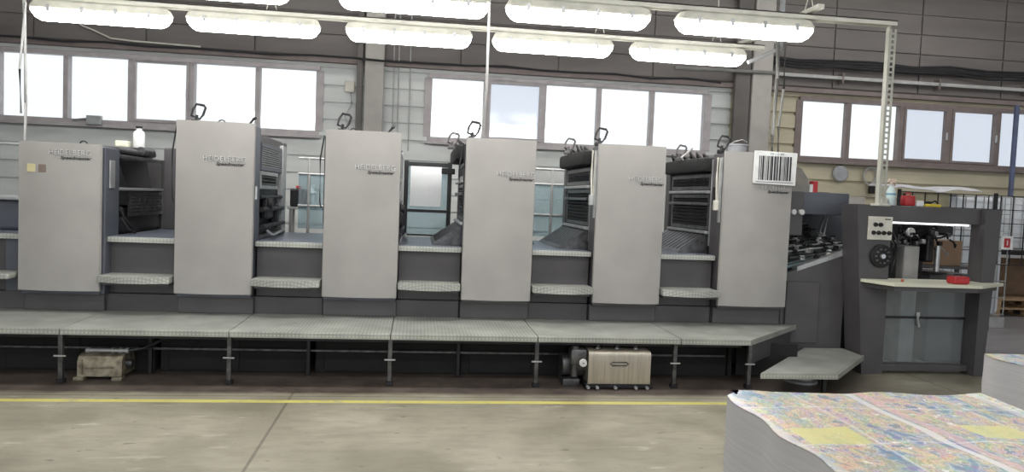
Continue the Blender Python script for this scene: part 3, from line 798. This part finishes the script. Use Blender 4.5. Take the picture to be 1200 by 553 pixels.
MB().box(-1.54, -1.48, 9.58, 9.64, 1.62, 1.66, .01).build('cap', 'red', o)
# black blocks standing in for the deep shade under the catwalk, with base covers
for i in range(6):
    MB().box(XL[i] + .002, XL[i] + PITCH - .002 if i < 5 else 3.0, 6.56, 7.02, .0, .37, .01).build('shade_block', 'void', units[i][0])
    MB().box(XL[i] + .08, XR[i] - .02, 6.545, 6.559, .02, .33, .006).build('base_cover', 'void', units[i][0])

# ------------------------------------------------------------------ catwalk
cw = thing('catwalk', 'long grey tread plate catwalk on thin posts along the front of the press', 'catwalk', (0, 6.5, 0))
edges_x = [-5.4, -4.03, -2.76, -1.48, -.19, 1.05, 2.32, 2.93]
for a, b in zip(edges_x, edges_x[1:]):
    g = .004
    if b == 2.93:
        pts = [(a + g, 6.13), (2.95, 6.13), (3.84, 7.0), (a + g, 7.0)]
        MB().prism(pts, 'Z', .405, .44).build('tread_plate', 'tread', cw)
        MB().prism([(a + g, 6.11), (2.96, 6.11), (3.86, 6.99), (3.84, 7.0), (2.95, 6.129), (a + g, 6.129)], 'Z', .392, .44).build('nosing', 'tread', cw)
    else:
        MB().prism([(a + g, 6.13), (b - g, 6.13), (b - g, 7.02), (a + g, 7.02)], 'Z', .405, .44).build('tread_plate', 'tread', cw)
        MB().box(a + g, b - g, 6.11, 6.129, .392, .44, .003).build('nosing', 'tread', cw)
for x in (-4.03, -2.76, -1.48, -.19, 1.05, 2.28, 2.97):
    m_ = MB(); m_.box(x - .017, x + .017, 6.132, 6.166, .035, .404, .003)
    lg = m_.build('post', 'iron', cw)
    MB().box(x - .028, x + .028, 6.12, 6.18, 0, .034, .004).build('foot', 'black', lg)
    MB().box(x - .045, x + .045, 6.122, 6.131, .215, .228, .002).build('clamp', 'alu', lg)
for x in (-2.2, -.9, .4, 1.7):
    MB().box(x - .015, x + .015, 6.46, 6.49, 0, .404, .003).build('post', 'black', cw)
MB().box(-5.4, 2.9, 6.50, 6.52, .20, .22, .003).build('rear_rail', 'iron', cw)
MB().box(-5.4, 2.9, 6.17, 6.20, .36, .404, .003).build('front_rail', 'black', cw)
# side skirt at the diagonal end
m_ = MB().prism([(2.99, 6.16), (3.80, 6.98), (3.77, 6.995), (2.97, 6.18)], 'Z', .215, .384); m_.build('side_skirt', 'body', cw)
# low step platform
ls = thing('step_platform', 'low angled tread plate step at the right end of the catwalk', 'step', (3.6, 6.4, 0))
pts = [(2.96, 5.88), (3.64, 5.88), (4.38, 6.66), (4.38, 6.99), (3.96, 6.99)]
MB().prism(pts, 'Z', .175, .205).build('tread_plate', 'tread', ls)
MB().prism([(2.94, 5.86), (3.65, 5.86), (4.40, 6.65), (4.385, 6.66), (3.645, 5.878), (2.96, 5.878)], 'Z', .158, .205).build('nosing', 'tread', ls)
MB().lathe((3.62, 6.42, 0), [(0, 0), (.15, 0), (.15, .02), (.11, .03), (.11, .174), (0, .174)], 20).build('pedestal', 'alu', ls, True)
m_ = MB(); m_.box(3.60, 3.63, 6.0, 6.03, 0, .174); m_.box(4.2, 4.23, 6.75, 6.78, 0, .174); parts(m_, 'leg', 'black', ls)

# ------------------------------------------------------------------ pumps under the catwalk
p = thing('pump', 'small grimy beige pump on the floor under the left end of the catwalk', 'pump', (-2.55, 6.3, 0))
x0, x1, y0, y1 = -2.68, -2.34, 6.24, 6.52
prof = [(y0, .03), (y0, .15), (y0 + .025, .19), (y0 + .07, .205), (y1 - .07, .205), (y1 - .02, .17), (y1, .14), (y1, .03)]
MB().prism(prof, 'X', x0, x1).build('casing', 'pump', p, True)
MB().box(x0 + .03, x0 + .045, y0 - .012, y0 - .001, .05, .17, .004).build('rib', 'pump', p)
MB().box(x0 + .06, x1 - .06, y0 - .014, y0 - .001, .10, .115, .004).build('rib', 'pump', p)
m_ = MB(); m_.cyl((x0 + .03, y0 + .09, .225), (x1 + .02, y0 + .09, .225), .017, seg=12)
for x in (x0 + .05, x1 - .1, x1 - .04, x1 + .01): m_.cyl((x - .012, y0 + .09, .225), (x + .012, y0 + .09, .225), .024, seg=12)
m_.build('pipe', 'alu', p, True)
for x in (x0 + .0, x1 - .05): MB().box(x - .02, x + .06, y0 - .03, y0 + .05, 0, .029, .006).build('foot', 'pump', p)
MB().tube([(x1 + .02, y0 + .09, .225), (x1 + .12, y0 + .12, .24), (x1 + .25, y0 + .2, .30), (x1 + .5, y0 + .22, .31)], .014, 8).build('hose', 'black', p, True)
MB().cyl((x1 + .001, y0 + .1, .12), (x1 + .05, y0 + .1, .12), .035).build('motor_end', 'iron', p, True)

p = thing('compressor', 'stainless covered compressor with pressure gauge on the floor under the catwalk', 'compressor', (1.8, 6.2, 0))
x0, x1, y0, y1 = 1.49, 2.04, 5.99, 6.05
y0, y1 = 5.99 + .08, 6.42
prof = [(y0, .05), (y0, .29), (y0 + .008, .315), (y0 + .03, .33), (y1, .34), (y1, .05)]
MB().prism(prof, 'X', x0, x1).build('cover', 'stain', p, True, 'brushed stainless cover')
m_ = MB(); m_.tube([(1.68, y0 - .002, .225), (1.70, y0 - .012, .24), (1.82, y0 - .012, .24), (1.84, y0 - .002, .225), (1.82, y0 - .012, .21), (1.70, y0 - .012, .21)], .005, 6, True); m_.build('pressed_handle', 'iron', p, True)
for x in (1.59, 1.76, 1.93): MB().lathe((x, y0 + .1, .336), [(0, 0), (.035, 0), (.03, .012), (.016, .02), (.016, .03), (0, .03)], 14).build('knob', 'iron', p, True)
m_ = MB()
m_.box(x0 - .02, x1 + .02, y0 - .0, y1, .012, .049, .004); m_.build('base', 'black', p)
for x in (x0 + .0, x0 + .08, x0 + .24, x0 + .42, x1 - .03): MB().cyl((x, y0 - .035, .022), (x, y0 - .001, .022), .014, seg=10).build('bolt', 'alu', p, True)
m_ = MB(); m_.cyl((x0 - .2, y0 + .2, .17), (x0 - .001, y0 + .2, .17), .10, seg=20); m_.box(x0 - .15, x0 - .01, y0 + .02, y0 + .15, .20, .34, .02); m_.cyl((x0 - .11, y0 + .06, .1), (x0 - .11, y0 + .06, .36), .03)
m_.box(x0 - .2, x0 - .05, y0 + .08, y0 + .3, 0, .07, .01)
m_.build('motor', 'iron', p, True)
g_ = MB().lathe((x0 - .045, y0 + .0, .225), [(0, 0), (.03, 0), (.034, .008), (.034, .022), (0, .022)], 20, 'Y').build('pressure_gauge', 'white', p, True)
MB().lathe((x0 - .045, y0 - .004, .225), [(0, 0), (.006, 0), (.006, .003), (0, .003)], 8, 'Y').build('needle_hub', 'ink', g_)
MB().tube([(x1 - .1, y0 + .2, .345), (x1 - .05, y0 + .25, .37), (x1 + .05, y0 + .3, .33), (x1 + .06, y0 + .35, .1), (x1 + .1, y0 + .4, .02)], .011, 8).build('hose', 'black', p, True)

# ------------------------------------------------------------------ delivery section
de = thing('delivery_unit', 'dark grey delivery section with open chain grippers right of the last unit', 'machine', (4.1, 7.7, 0))
MB().prism([(3.70, .02), (4.38, .02), (4.38, 1.165), (3.70, .95)], 'Y', 7.03, 7.12).build('side_panel', 'body', de)
MB().box(3.74, 4.10, 7.0, 7.029, .25, .88, .008).build('access_door', 'body', de)
MB().box(3.72, 4.6, 7.13, 8.7, .02, .95, .01).build('machine_body', 'black', de)
MB().box(3.70, 3.98, 7.2, 7.32, 1.34, 1.80, .01).build('front_post', 'body', de)
MB().box(3.99, 4.52, 7.26, 8.5, 1.565, 1.80, .01).build('hood', 'body_blue', de)
MB().box(4.60, 5.3, 8.52, 8.62, .96, 1.70, .01).build('rear_frame', 'body_blue', de)
MB().box(4.53, 4.98, 7.6, 8.5, 1.57, 1.695, .01).build('hood', 'body_blue', de)
MB().box(3.99, 4.5, 8.49, 8.519, .96, 1.56, .004).build('shade_backing', 'void', de)  # black sheet added to paint the dark interior behind the grippers
MB().box(3.7, 4.59, 8.52, 8.66, .96, 1.80, .01).build('rear_frame', 'body', de)
for x in (3.86, 3.95):
    MB().lathe((x, 7.165, 1.585), [(0, .0), (.026, 0), (.03, .008), (.03, .034), (0, .034)], 18, 'Y').build('pressure_gauge', 'white', de, True)
# sloped feed table with belts
m_ = MB(); m_.prism([(3.72, .98), (4.55, 1.20), (4.55, 1.23), (3.72, 1.01)], 'Y', 7.13, 8.5); m_.build('sloped_table', 'teal', de)
m_ = MB()
for k in range(5): m_.prism([(3.73, 1.014), (4.5, 1.218), (4.5, 1.225), (3.73, 1.021)], 'Y', 7.2 + .27 * k, 7.24 + .27 * k)
parts(m_, 'transport_belt', 'alu', de)
m_ = MB(); m_.prism([(3.85, .985), (4.46, 1.20), (4.46, 1.245), (3.85, 1.03)], 'Y', 7.02, 7.128); m_.build('table_edge', 'alu', de)
rr = random.Random(11)
for k in range(18):
    z = 1.10 + .020 * k + rr.uniform(-.015, .015); y = 7.10 + .05 * k + (.25 if z > 1.3 else 0)
    gb = MB().cyl((3.72, y, z), (4.50, y + rr.uniform(-.03, .03), z + .10 + rr.uniform(-.04, .03)), .011, seg=8).build('gripper_bar', ('iron', 'void', 'alu')[k % 3], de, True)
    for q in range(5):
        m_ = MB()
        x = 3.78 + q * .155 + rr.uniform(-.04, .04); zz = z + (x - 3.72) / .8 * .10
        m_.box(x - .022, x + .022, y - .02, y + .02, zz - .03, zz + .018, .005)
        m_.cyl((x - .02, y - .05, zz + .014), (x + .04, y + .02, zz - .035), .009, seg=6)
        m_.build('gripper', ('void', 'alu', 'black', 'greybox', 'void')[(k * 3 + q) % 5], gb)
m_ = MB()
for k in range(6): m_.tube([(4.1 + .06 * k, 7.5 + .1 * k, 1.50), (4.15 + .05 * k, 7.5 + .1 * k, 1.42), (4.05 + .09 * k, 7.45 + .1 * k, 1.32)], .010, 6)
parts(m_, 'hose', 'void', de, True)
m_ = MB(); m_.tube([(4.32, 7.5, 1.25), (4.42, 7.55, 1.56)], .010, 6); m_.tube([(4.38, 7.5, 1.25), (4.46, 7.55, 1.56)], .008, 6); parts(m_, 'stay_rod', 'bright', de, True)

# ------------------------------------------------------------------ pile gate with control panel
ga = thing('pile_gate', 'dark grey portal frame with control panel and side table at the right end', 'machine', (5.0, 6.9, 0))
m_ = MB(); m_.prism([(4.285, 1.69), (4.66, 1.69), (4.66, .0), (4.44, .0)][::1], 'Y', 6.74, 7.02); m_.build('column', 'body', ga)
m_ = MB(); m_.prism([(5.63, 1.69), (5.81, 1.69), (5.72, 0), (5.62, 0)], 'Y', 6.68, 6.87); m_.build('column', 'body', ga)
MB().box(4.661, 5.629, 6.74, 6.90, 1.53, 1.69, .008).build('cross_beam', 'body', ga)
MB().box(4.661, 5.55, 6.80, 6.84, 1.512, 1.529, .004).build('light_bar', mat('lit_tube', (.9, .9, .9), .4, emit=((1, 1, 1), 2.2)), ga, label='white light tube')
MB().box(4.661, 5.619, 6.76, 6.88, .03, .09, .006).build('bottom_rail', 'body', ga)
MB().box(4.661, 5.619, 6.84, 6.87, .55, .575, .004).build('guard_rail', 'black', ga)
MB().box(4.662, 5.60, 6.85, 6.856, .576, .87).build('clear_guard', 'plexi', ga); MB().box(4.662, 5.60, 6.85, 6.856, .101, .549).build('clear_guard', 'plexi', ga)
m_ = MB(); m_.tube([(5.08, 6.83, .60), (5.07, 6.82, .55), (5.09, 6.82, .47)], .012, 8); m_.box(5.06, 5.10, 6.825, 6.839, .57, .62, .006); m_.build('latch', 'alu', ga)
# table
pts = [(4.37, 6.739), (4.47, 6.36), (5.38, 6.36), (5.88, 6.679), (5.62, 6.679), (5.61, 6.86), (4.67, 6.86), (4.67, 6.739)]
tb = MB().prism(pts, 'Z', .925, .955).build('side_table', 'cream', ga, label='cream table top with chamfered corner')
pts = [(4.41, 6.739), (4.49, 6.40), (5.36, 6.40), (5.80, 6.679), (4.45, 6.679)]
MB().prism([(4.41, 6.739), (4.49, 6.39), (5.36, 6.39), (5.80, 6.67), (4.5, 6.67), (4.5, 6.739)], 'Z', .88, .924).build('table_apron', 'body', tb)
# control panel
cp = MB().box(4.405, 4.655, 6.715, 6.739, 1.345, 1.575, .004).build('control_panel', 'ivory', ga, label='ivory panel with six round knobs')
for (x, z) in ((4.47, 1.495), (4.525, 1.495), (4.455, 1.415), (4.51, 1.415), (4.565, 1.415), (4.62, 1.415)):
    MB().lathe((x, 6.690, z), [(0, 0), (.016, 0), (.019, .008), (.022, .0245), (0, .0245)], 16, 'Y').build('knob', 'void', cp, True)
MB().box(4.57, 4.63, 6.712, 6.7149, 1.545, 1.556).build('label_strip', 'ink', cp)
# black wheel
hw = MB().lathe((4.56, 6.70, 1.185), [(0, 0), (.10, 0), (.115, .01), (.115, .038), (0, .038)], 32, 'Y').build('hand_wheel', 'void', ga, True)
MB().lathe((4.56, 6.682, 1.185), [(0, 0), (.022, 0), (.028, .017), (0, .017)], 18, 'Y').build('hub', 'bright', hw, True)
m_ = MB()
for a in range(10):
    c_, s_ = math.cos(a * .628), math.sin(a * .628); m_.box(4.56 + .07 * c_ - .012, 4.56 + .07 * c_ + .012, 6.694, 6.6995, 1.185 + .07 * s_ - .008, 1.185 + .07 * s_ + .008)
parts(m_, 'vent', 'iron', hw)
# mechanism inside the gate (suction head)
sh = thing('suction_head', 'tangled dark suction head with round white gauge seen inside the portal', 'machine', (5.5, 7.5, 0))
MB().box(5.22, 5.40, 7.30, 7.62, 0, 1.27, .015).build('cabinet', 'greybox', sh, label='pale grey cabinet')
MB().box(5.57, 6.05, 7.35, 7.9, 0, .98, .02).build('base', 'body', sh)
m_ = MB(); m_.box(5.16, 5.80, 7.32, 7.6, 1.40, 1.50, .02); m_.box(5.2, 5.5, 7.28, 7.4, 1.46, 1.55, .02); m_.box(5.48, 5.57, 7.3, 7.45, 1.1, 1.42, .02); m_.build('head_block', 'black', sh)
MB().cyl((5.62, 7.32, .99), (5.62, 7.32, 1.28), .03, seg=16).build('cylinder', 'bright', sh, True)
MB().lathe((5.60, 7.32, .981), [(0, 0), (.12, 0), (.12, .015), (0, .02)], 20).build('disc', 'void', sh, True)
MB().lathe((5.20 + .03, 7.22, 1.42), [(0, 0), (.042, 0), (.048, .01), (.048, .03), (0, .03)], 20, 'Y').build('pressure_gauge', 'white', sh, True, 'round white gauge')
rr = random.Random(5)
for k in range(22):
    x = 5.0 + .033 * k; y = 7.24 + rr.uniform(0, .2); z = 1.34 + rr.uniform(0, .14)
    pts = [Vector((x, y, z))]
    for q in range(5): pts.append(pts[-1] + Vector((rr.uniform(-.03, .09), rr.uniform(-.02, .03), rr.uniform(-.06, .05))))
    MB().tube(pts, rr.choice((.008, .011, .015)), 6).build('hose', ('void', 'black', 'void', 'iron', 'void', 'black', 'alu')[k % 7], sh, True)
for k in range(12):
    x = 5.05 + .055 * k + rr.uniform(-.02, .02); z = 1.30 + rr.uniform(-.02, .16)
    MB().box(x - .02, x + .02, 7.22, 7.27, z - .02, z + .025, .006).build('fitting', ('alu', 'black', 'iron')[k % 3], sh, True)
for k in range(3):
    MB().tube([(4.90 + .05 * k, 7.25, 1.48), (4.93 + .05 * k, 7.22, 1.38), (5.02 + .03 * k, 7.2, 1.28), (4.99 + .03 * k, 7.22, 1.12), (4.98 + .03 * k, 7.25, .98)], .010, 6).build('hose', 'iron' if k != 1 else 'void', sh, True)
MB().box(4.95, 5.14, 7.3, 7.5, .9, 1.5, .02).build('head_block', 'void', sh)
MB().box(5.42, 5.60, 7.5, 7.7, .98, 1.35, .02).build('head_block', 'black', sh)
# things on the gate
def on_gate(x): return (x, 6.9, 1.691)
o = thing('spray_bottle', 'clear and blue spray bottle with pale orange trigger on top of the portal', 'bottle', (4.74, 6.9, 1.691))
MB().lathe((4.74, 6.9, 1.692), [(0, 0), (.045, 0), (.05, .01), (.05, .10), (.048, .13), (.025, .18), (.016, .19), (.016, .205), (0, .205)], 20).build('bottle_body', mat('pale_bluish_plastic', (.55, .66, .66), .3), o, True)
MB().lathe((4.74, 6.9, 1.795), [(.0505, 0), (.0515, 0), (.0515, .02), (.0505, .02)], 20).build('liquid_band', mat('blue_band', (.16, .32, .45), .4), o)
m_ = MB(); m_.cyl((4.74, 6.9, 1.90), (4.74, 6.9, 1.925), .02); m_.prism([(4.70, 1.925), (4.715, 1.965), (4.785, 1.962), (4.79, 1.945), (4.76, 1.925)], 'Y', 6.888, 6.912); m_.prism([(4.765, 1.93), (4.775, 1.94), (4.785, 1.90), (4.78, 1.89)], 'Y', 6.893, 6.907)
m_.build('trigger', 'pink', o)
o = thing('red_canister', 'red plastic canister with black cap on top of the portal', 'canister', (4.93, 6.9, 1.691))
MB().box(4.875, 4.985, 6.85, 6.95, 1.692, 1.80, .018).build('canister_body', 'red', o, True)
MB().tube([(4.90, 6.9, 1.80), (4.905, 6.9, 1.825), (4.95, 6.9, 1.825), (4.955, 6.9, 1.80)], .007, 6).build('handle', 'red', o, True)
MB().cyl((4.887, 6.9, 1.80), (4.887, 6.9, 1.82), .014).build('cap', 'void', o, True)
tag(MB().box(4.60, 4.685, 6.85, 6.95, 1.692, 1.765, .012).build('carton', 'ivory'), 'cream carton left of the spray bottle on the portal', 'box')
tag(MB().box(5.0, 5.08, 6.85, 6.93, 1.692, 1.75, .012).build('carton', 'white'), 'small white carton right of the red canister', 'box')
o = tag(MB().box(5.10, 5.27, 6.85, 6.93, 1.692, 1.722, .008).build('yellow_tray', 'yellow'), 'yellow tray holding dark tools on the portal', 'tray')
m_ = MB(); m_.box(5.12, 5.18, 6.87, 6.91, 1.7225, 1.75, .01); m_.tube([(5.18, 6.89, 1.735), (5.22, 6.88, 1.755), (5.26, 6.89, 1.73)], .009, 6)
tag(m_.build('pliers', 'void'), 'dark tool lying in the yellow tray', 'tool')
# items on side table
o = MB().box(5.13, 5.30, 6.42, 6.54, .956, 1.03, .018).build('red_tool_box', 'red'); tag(o, 'small red case lying on the right side of the cream table', 'case')
MB().tube([(5.17, 6.48, 1.03), (5.18, 6.48, 1.045), (5.24, 6.48, 1.045), (5.25, 6.48, 1.03)], .006, 6).build('handle', 'void', o, True)
tag(MB().lathe((4.66, 6.52, .956), [(0, 0), (.014, 0), (.014, .02), (.008, .028), (0, .028)], 14).build('red_stopper', mat('rust_red', (.35, .09, .05), .5), None, True), 'tiny rust red stopper lying on the cream table', 'stopper')

# ------------------------------------------------------------------ background at right
bx = MB().box(6.06, 6.42, 7.95, 8.3, 1.02, 1.32, .006).build('cardboard_box', 'card'); bx.location.z = -.0
tag(bx, 'brown cardboard box seen through the portal', 'box')
bt_ = thing('small_table', 'dark low table carrying the cardboard box behind the portal', 'table', (6.2, 8.1, 0))
MB().box(5.85, 6.75, 7.93, 8.4, .985, 1.018, .005).build('table_top', 'body', bt_)
for x in (5.9, 6.7):
    for y in (7.96, 8.36): MB().box(x - .02, x + .02, y - .02, y + .02, 0, .984).build('leg', 'body', bt_)
# white container in a cage
ib = thing('liquid_container', 'big white plastic container in a grey wire cage behind the portal', 'container', (8.0, 10.2, 0))
MB().box(7.45, 8.55, 9.75, 10.75, .18, 1.90, .08).build('tank', mat('milky_tank_plastic', (.70, .73, .78), .5, 0, .05, 3), ib, True)
m_ = MB()
for k in range(9): m_.cyl((7.42 + .145 * k, 9.72, .18), (7.42 + .145 * k, 9.72, 1.92), .009, seg=6)
for k in range(8): m_.cyl((7.42, 9.715, .2 + .245 * k), (8.58, 9.715, .2 + .245 * k), .009, seg=6)
m_.build('cage', 'alu', ib, True)
MB().box(7.4, 8.6, 9.7, 10.8, 0.0, .16, .01).build('pallet_base', 'pipe', ib)
MB().cyl((8.0, 10.25, 1.90), (8.0, 10.25, 1.94), .1).build('lid', 'black', ib, True)
i2 = copy_tree(ib, (9.95, 11.3, 1.03), 'smaller white caged container standing on the workbench at the right edge')
i2.scale = (1.15, .6, .49)
# black mesh fence
mf = thing('mesh_fence', 'black wire mesh fence panel standing before the white containers', 'fence', (8.0, 9.45, 0))
m_ = MB()
for k in range(24): m_.box(6.62 + .195 * k - .006, 6.62 + .195 * k + .006, 9.44, 9.452, .96, 1.93)
for k in range(6): m_.box(6.60, 11.1, 9.452, 9.464, .95 + .195 * k - .006, .95 + .195 * k + .006)
m_.build('mesh', 'black', mf)
for x in (6.62, 8.1, 11.07): MB().box(x - .02, x + .02, 9.43, 9.47, 0, 1.96, .004).build('post', 'black', mf)
# tarp over the top
rings = []
for k in range(13):
    x = 6.45 + 1.35 * k / 12; z = 2.0 + .018 * math.sin(k * .8)
    rings.append([Vector((x, 9.35, z - .035 + .01 * math.sin(k * 1.7))), Vector((x, 9.5, z + .01)), Vector((x, 9.9, z + .02)), Vector((x, 9.9, z + .005)), Vector((x, 9.5, z - .005)), Vector((x, 9.36, z - .045 + .01 * math.sin(k * 1.7)))])
tag(MB().loft(rings).build('tarpaulin', 'tarp', None, True), 'crumpled pale lilac tarpaulin draped over the fence top', 'tarpaulin')
cr_ = MB().box(6.75, 7.45, 9.52, 9.68, 1.70, 1.93, .02)
for q in (0,): pass
tag(cr_.build('bag', mat('beige_sacking', (.45, .41, .28), .8), None, True), 'beige sack hanging under the tarpaulin', 'sack')
# work shelf with pallets under it
wb = thing('workbench', 'grey workbench with open underside at the right edge behind the portal', 'workbench', (9.9, 11.2, 0))
MB().box(9.0, 11.1, 10.8, 11.72, .97, 1.02, .006).build('bench_top', 'pipe', wb)
MB().box(9.06, 11.05, 11.66, 11.70, .10, .969).build('back_panel', 'card', wb, label='brown back panel')
for x in (9.04, 11.06): MB().box(x - .03, x + .03, 10.83, 11.65, 0, .969, .004).build('leg', 'pipe', wb)
o = thing('black_tray', 'black tray with a white cloth on the workbench', 'tray', (9.6, 10.86, 1.021))
MB().box(9.2, 10.9, 10.81, 10.94, 1.021, 1.10, .02).build('tray', 'void', o); MB().box(9.42, 9.66, 10.82, 10.93, 1.101, 1.13, .012).build('cloth', 'white', o)
sg = MB().box(8.20, 8.38, 9.405, 9.42, 1.17, 1.36, .004).build('warning_sign', 'white'); tag(sg, 'white sign with a red symbol hanging on the mesh fence', 'sign')
m_ = MB(); m_.prism([(8.24, 1.20), (8.33, 1.20), (8.33, 1.33), (8.24, 1.33)], 'Y', 9.400, 9.4045); m_.build('symbol', 'red', sg)
m_ = MB(); m_.box(8.277, 8.293, 9.397, 9.3995, 1.23, 1.30); m_.build('symbol', 'white', sg)
def pallet(x0, y0, z0, w_, d_, label, group):
    t = thing('wooden_pallet', label, 'pallet', (x0 + w_ / 2, y0 + d_ / 2, z0), group)
    nb = 7
    for k in range(nb):
        a = y0 + (d_ - .1) * k / (nb - 1); MB().box(x0, x0 + w_, a, a + .1, z0 + .122, z0 + .144, .003).build('deck_board', 'wood', t)
    for k in range(3):
        a = x0 + (w_ - .1) * k / 2
        for j in range(3): b = y0 + (d_ - .1) * j / 2; MB().box(a, a + .1, b, b + .1, z0 + .022, z0 + .121, .003).build('block', 'wood', t)
        MB().box(a, a + .1, y0, y0 + d_, z0, z0 + .0215, .003).build('bottom_board', 'wood', t)
    return t
P0 = pallet(9.40, 10.82, 0, 1.2, .8, 'lower of the two wooden pallets stacked by the workbench', 'pallets by the workbench')
P0.location = (10.0, 11.22, 0); P1 = copy_tree(P0, (10.03, 11.24, .144), 'upper of the two wooden pallets stacked by the workbench')
P0['label'] = 'lower of two wooden pallets stacked under the workbench'; P1['label'] = 'upper of two wooden pallets stacked under the workbench'
bp_ = thing('door_post', 'bluish grey vertical steel post at the right edge of the photo', 'post', (10.36, 11.77, 0))
MB().box(10.33, 10.40, 11.74, 11.80, 0, 3.6, .01).build('post', mat('steel_blue_paint', (.10, .12, .21), .5), bp_)
MB().box(10.28, 10.45, 11.73, 11.83, 0, .02).build('foot_plate', 'pipe', bp_)
# wall hung things
d_ = MB().lathe((7.24, 11.92, 2.27), [(0, 0), (.12, 0), (.14, .015), (.14, .05), (0, .05)], 28, 'Y').build('round_tray', 'grey_plastic', None, True)
tag(d_, 'round grey metal disc hanging on the wall under the right window', 'disc')
MB().tube([(7.22, 11.93, 2.41), (7.24, 11.93, 2.47), (7.26, 11.93, 2.41)], .008, 6).build('hanger', 'black', d_, True)
m_ = MB()
for k in range(4): m_.tube([(7.80 + (.14 - .012 * k) * math.cos(a * math.pi / 10), 11.93 + .012 * k, 2.25 + (.16 - .012 * k) * math.sin(a * math.pi / 10)) for a in range(20)], .008, 5, True)
c_ = m_.build('cable_coil', 'pipe', None, True); tag(c_, 'coiled grey cable hanging on the wall beside the perforated strut', 'cable')
MB().box(7.78, 7.88, 11.90, 11.96, 1.95, 2.08, .01).build('plug', 'void', c_)
ht = MB().prism([(5.35, 1.841), (5.74, 1.841), (5.71, 2.07), (5.60, 2.22), (5.50, 2.25), (5.40, 2.2)], 'Y', 10.25, 10.5)
ho = ht.build('cloth_cover', mat('grey_canvas', (.22, .21, .19), .8)); tag(ho, 'dark grey covered hump behind the right edge of the barcode sheet', 'cover')
cab = thing('cabinet', 'beige low cabinet standing behind the delivery section', 'cabinet', (6.1, 10.5, 0))
MB().box(5.3, 6.6, 10.2, 10.8, .0, 1.84, .01).build('carcass', 'conc', cab)
MB().box(5.35, 5.93, 10.185, 10.199, .05, 1.80, .004).build('door', 'conc', cab); MB().box(5.96, 6.55, 10.185, 10.199, .05, 1.80, .004).build('door', 'conc', cab)
o = thing('red_tin', 'red and white tin standing behind the delivery section hood', 'tin', (6.1, 10.4, 1.841))
MB().box(5.82, 5.90, 10.3, 10.42, 1.841, 2.05, .01).build('tin_body', 'red', o); MB().box(5.765, 5.819, 10.3, 10.4, 1.841, 2.0, .004).build('label', 'white', o)
o = tag(MB().box(5.94, 6.10, 10.3, 10.45, 1.841, 1.89, .015).build('dark_case', 'void'), 'small black case beside the red tin', 'case')

# ------------------------------------------------------------------ stacks of printed sheets in the foreground
def pile(x0, x1, y0, y1, ztop, label, cut, wav, group, zb=.146):
    t = thing('paper_stack', label, 'paper stack', ((x0 + x1) / 2, (y0 + y1) / 2, zb), group)
    nx, ny = 28, 20
    def hz(x, y):
        u = (x - x0) / (x1 - x0); v = (y - y0) / (y1 - y0)
        return ztop + wav * (.5 * math.sin(u * math.pi * 4 + .4) * .5 - math.sin(math.pi * v) * .6 - .7 * (1 - abs(2 * u - 1)) * .3 + .35 * v * (1 - v))
    # outline with a cut far left corner
    m_ = MB(); bm = m_.bm
    grid = {}
    for i in range(nx + 1):
        for j in range(ny + 1):
            x = x0 + (x1 - x0) * i / nx; y = y0 + (y1 - y0) * j / ny
            if i == 0 and j == ny: x, y = x + cut, y
            if i == 0: x += .012 * math.sin(j)
            grid[i, j] = (x, y, hz(x, y))
    top = {}
    for k, p in grid.items(): top[k] = bm.verts.new(p)
    for i in range(nx):
        for j in range(ny): bm.faces.new((top[i, j], top[i + 1, j], top[i + 1, j + 1], top[i, j + 1]))
    low = {}
    ring = [(i, 0) for i in range(nx)] + [(nx, j) for j in range(ny)] + [(i, ny) for i in range(nx, 0, -1)] + [(0, j) for j in range(ny, 0, -1)]
    a = [bm.verts.new((grid[k][0], grid[k][1], grid[k][2] - .004)) for k in ring]
    for q in range(len(ring)):
        r2 = (q + 1) % len(ring); bm.faces.new((top[ring[q]], top[ring[r2]], a[r2], a[q]))
    bm.faces.new(a)
    m_.build('top_sheet', 'print', t, True, 'colourful printed sheet with yellow patches' if cut else None)
    # body of the pile
    m_ = MB(); bm = m_.bm; prev = None; lev = 14; rr = random.Random(2)
    rings = []
    for l in range(lev + 1):
        f = l / lev; ox, oy = rr.uniform(-.003, .003), rr.uniform(-.003, .003)
        rings.append([Vector((grid[k][0] + (0 if l == lev else ox), grid[k][1] + (0 if l == lev else oy), zb + (grid[k][2] - .005 - zb) * f)) for k in ring])
    V = [[bm.verts.new(p) for p in r] for r in rings]
    for A, B in zip(V, V[1:]):
        for q in range(len(ring)): bm.faces.new((A[q], A[(q + 1) % len(ring)], B[(q + 1) % len(ring)], B[q]))
    bm.faces.new(V[0])
    m_.build('sheet_pile', 'edge', t, True)
    return t
pile(1.16, 2.24, 1.55, 2.62, .905, 'large stack of colour printed sheets with sagging top in the right foreground', .06, .03, 'stacks of printed sheets')
pile(2.50, 3.55, 2.2, 2.93, 1.0, 'stack of printed sheets at the right edge behind the larger stack', .0, .008, 'stacks of printed sheets')
pa = copy_tree(P0, (1.69, 2.08, 0.0), 'wooden pallet under the large printed stack in the foreground'); pa['group'] = 'pallets under the printed stacks'
pb = copy_tree(P0, (3.03, 2.56, 0.0), 'wooden pallet under the printed stack at the right edge'); pb['group'] = 'pallets under the printed stacks'
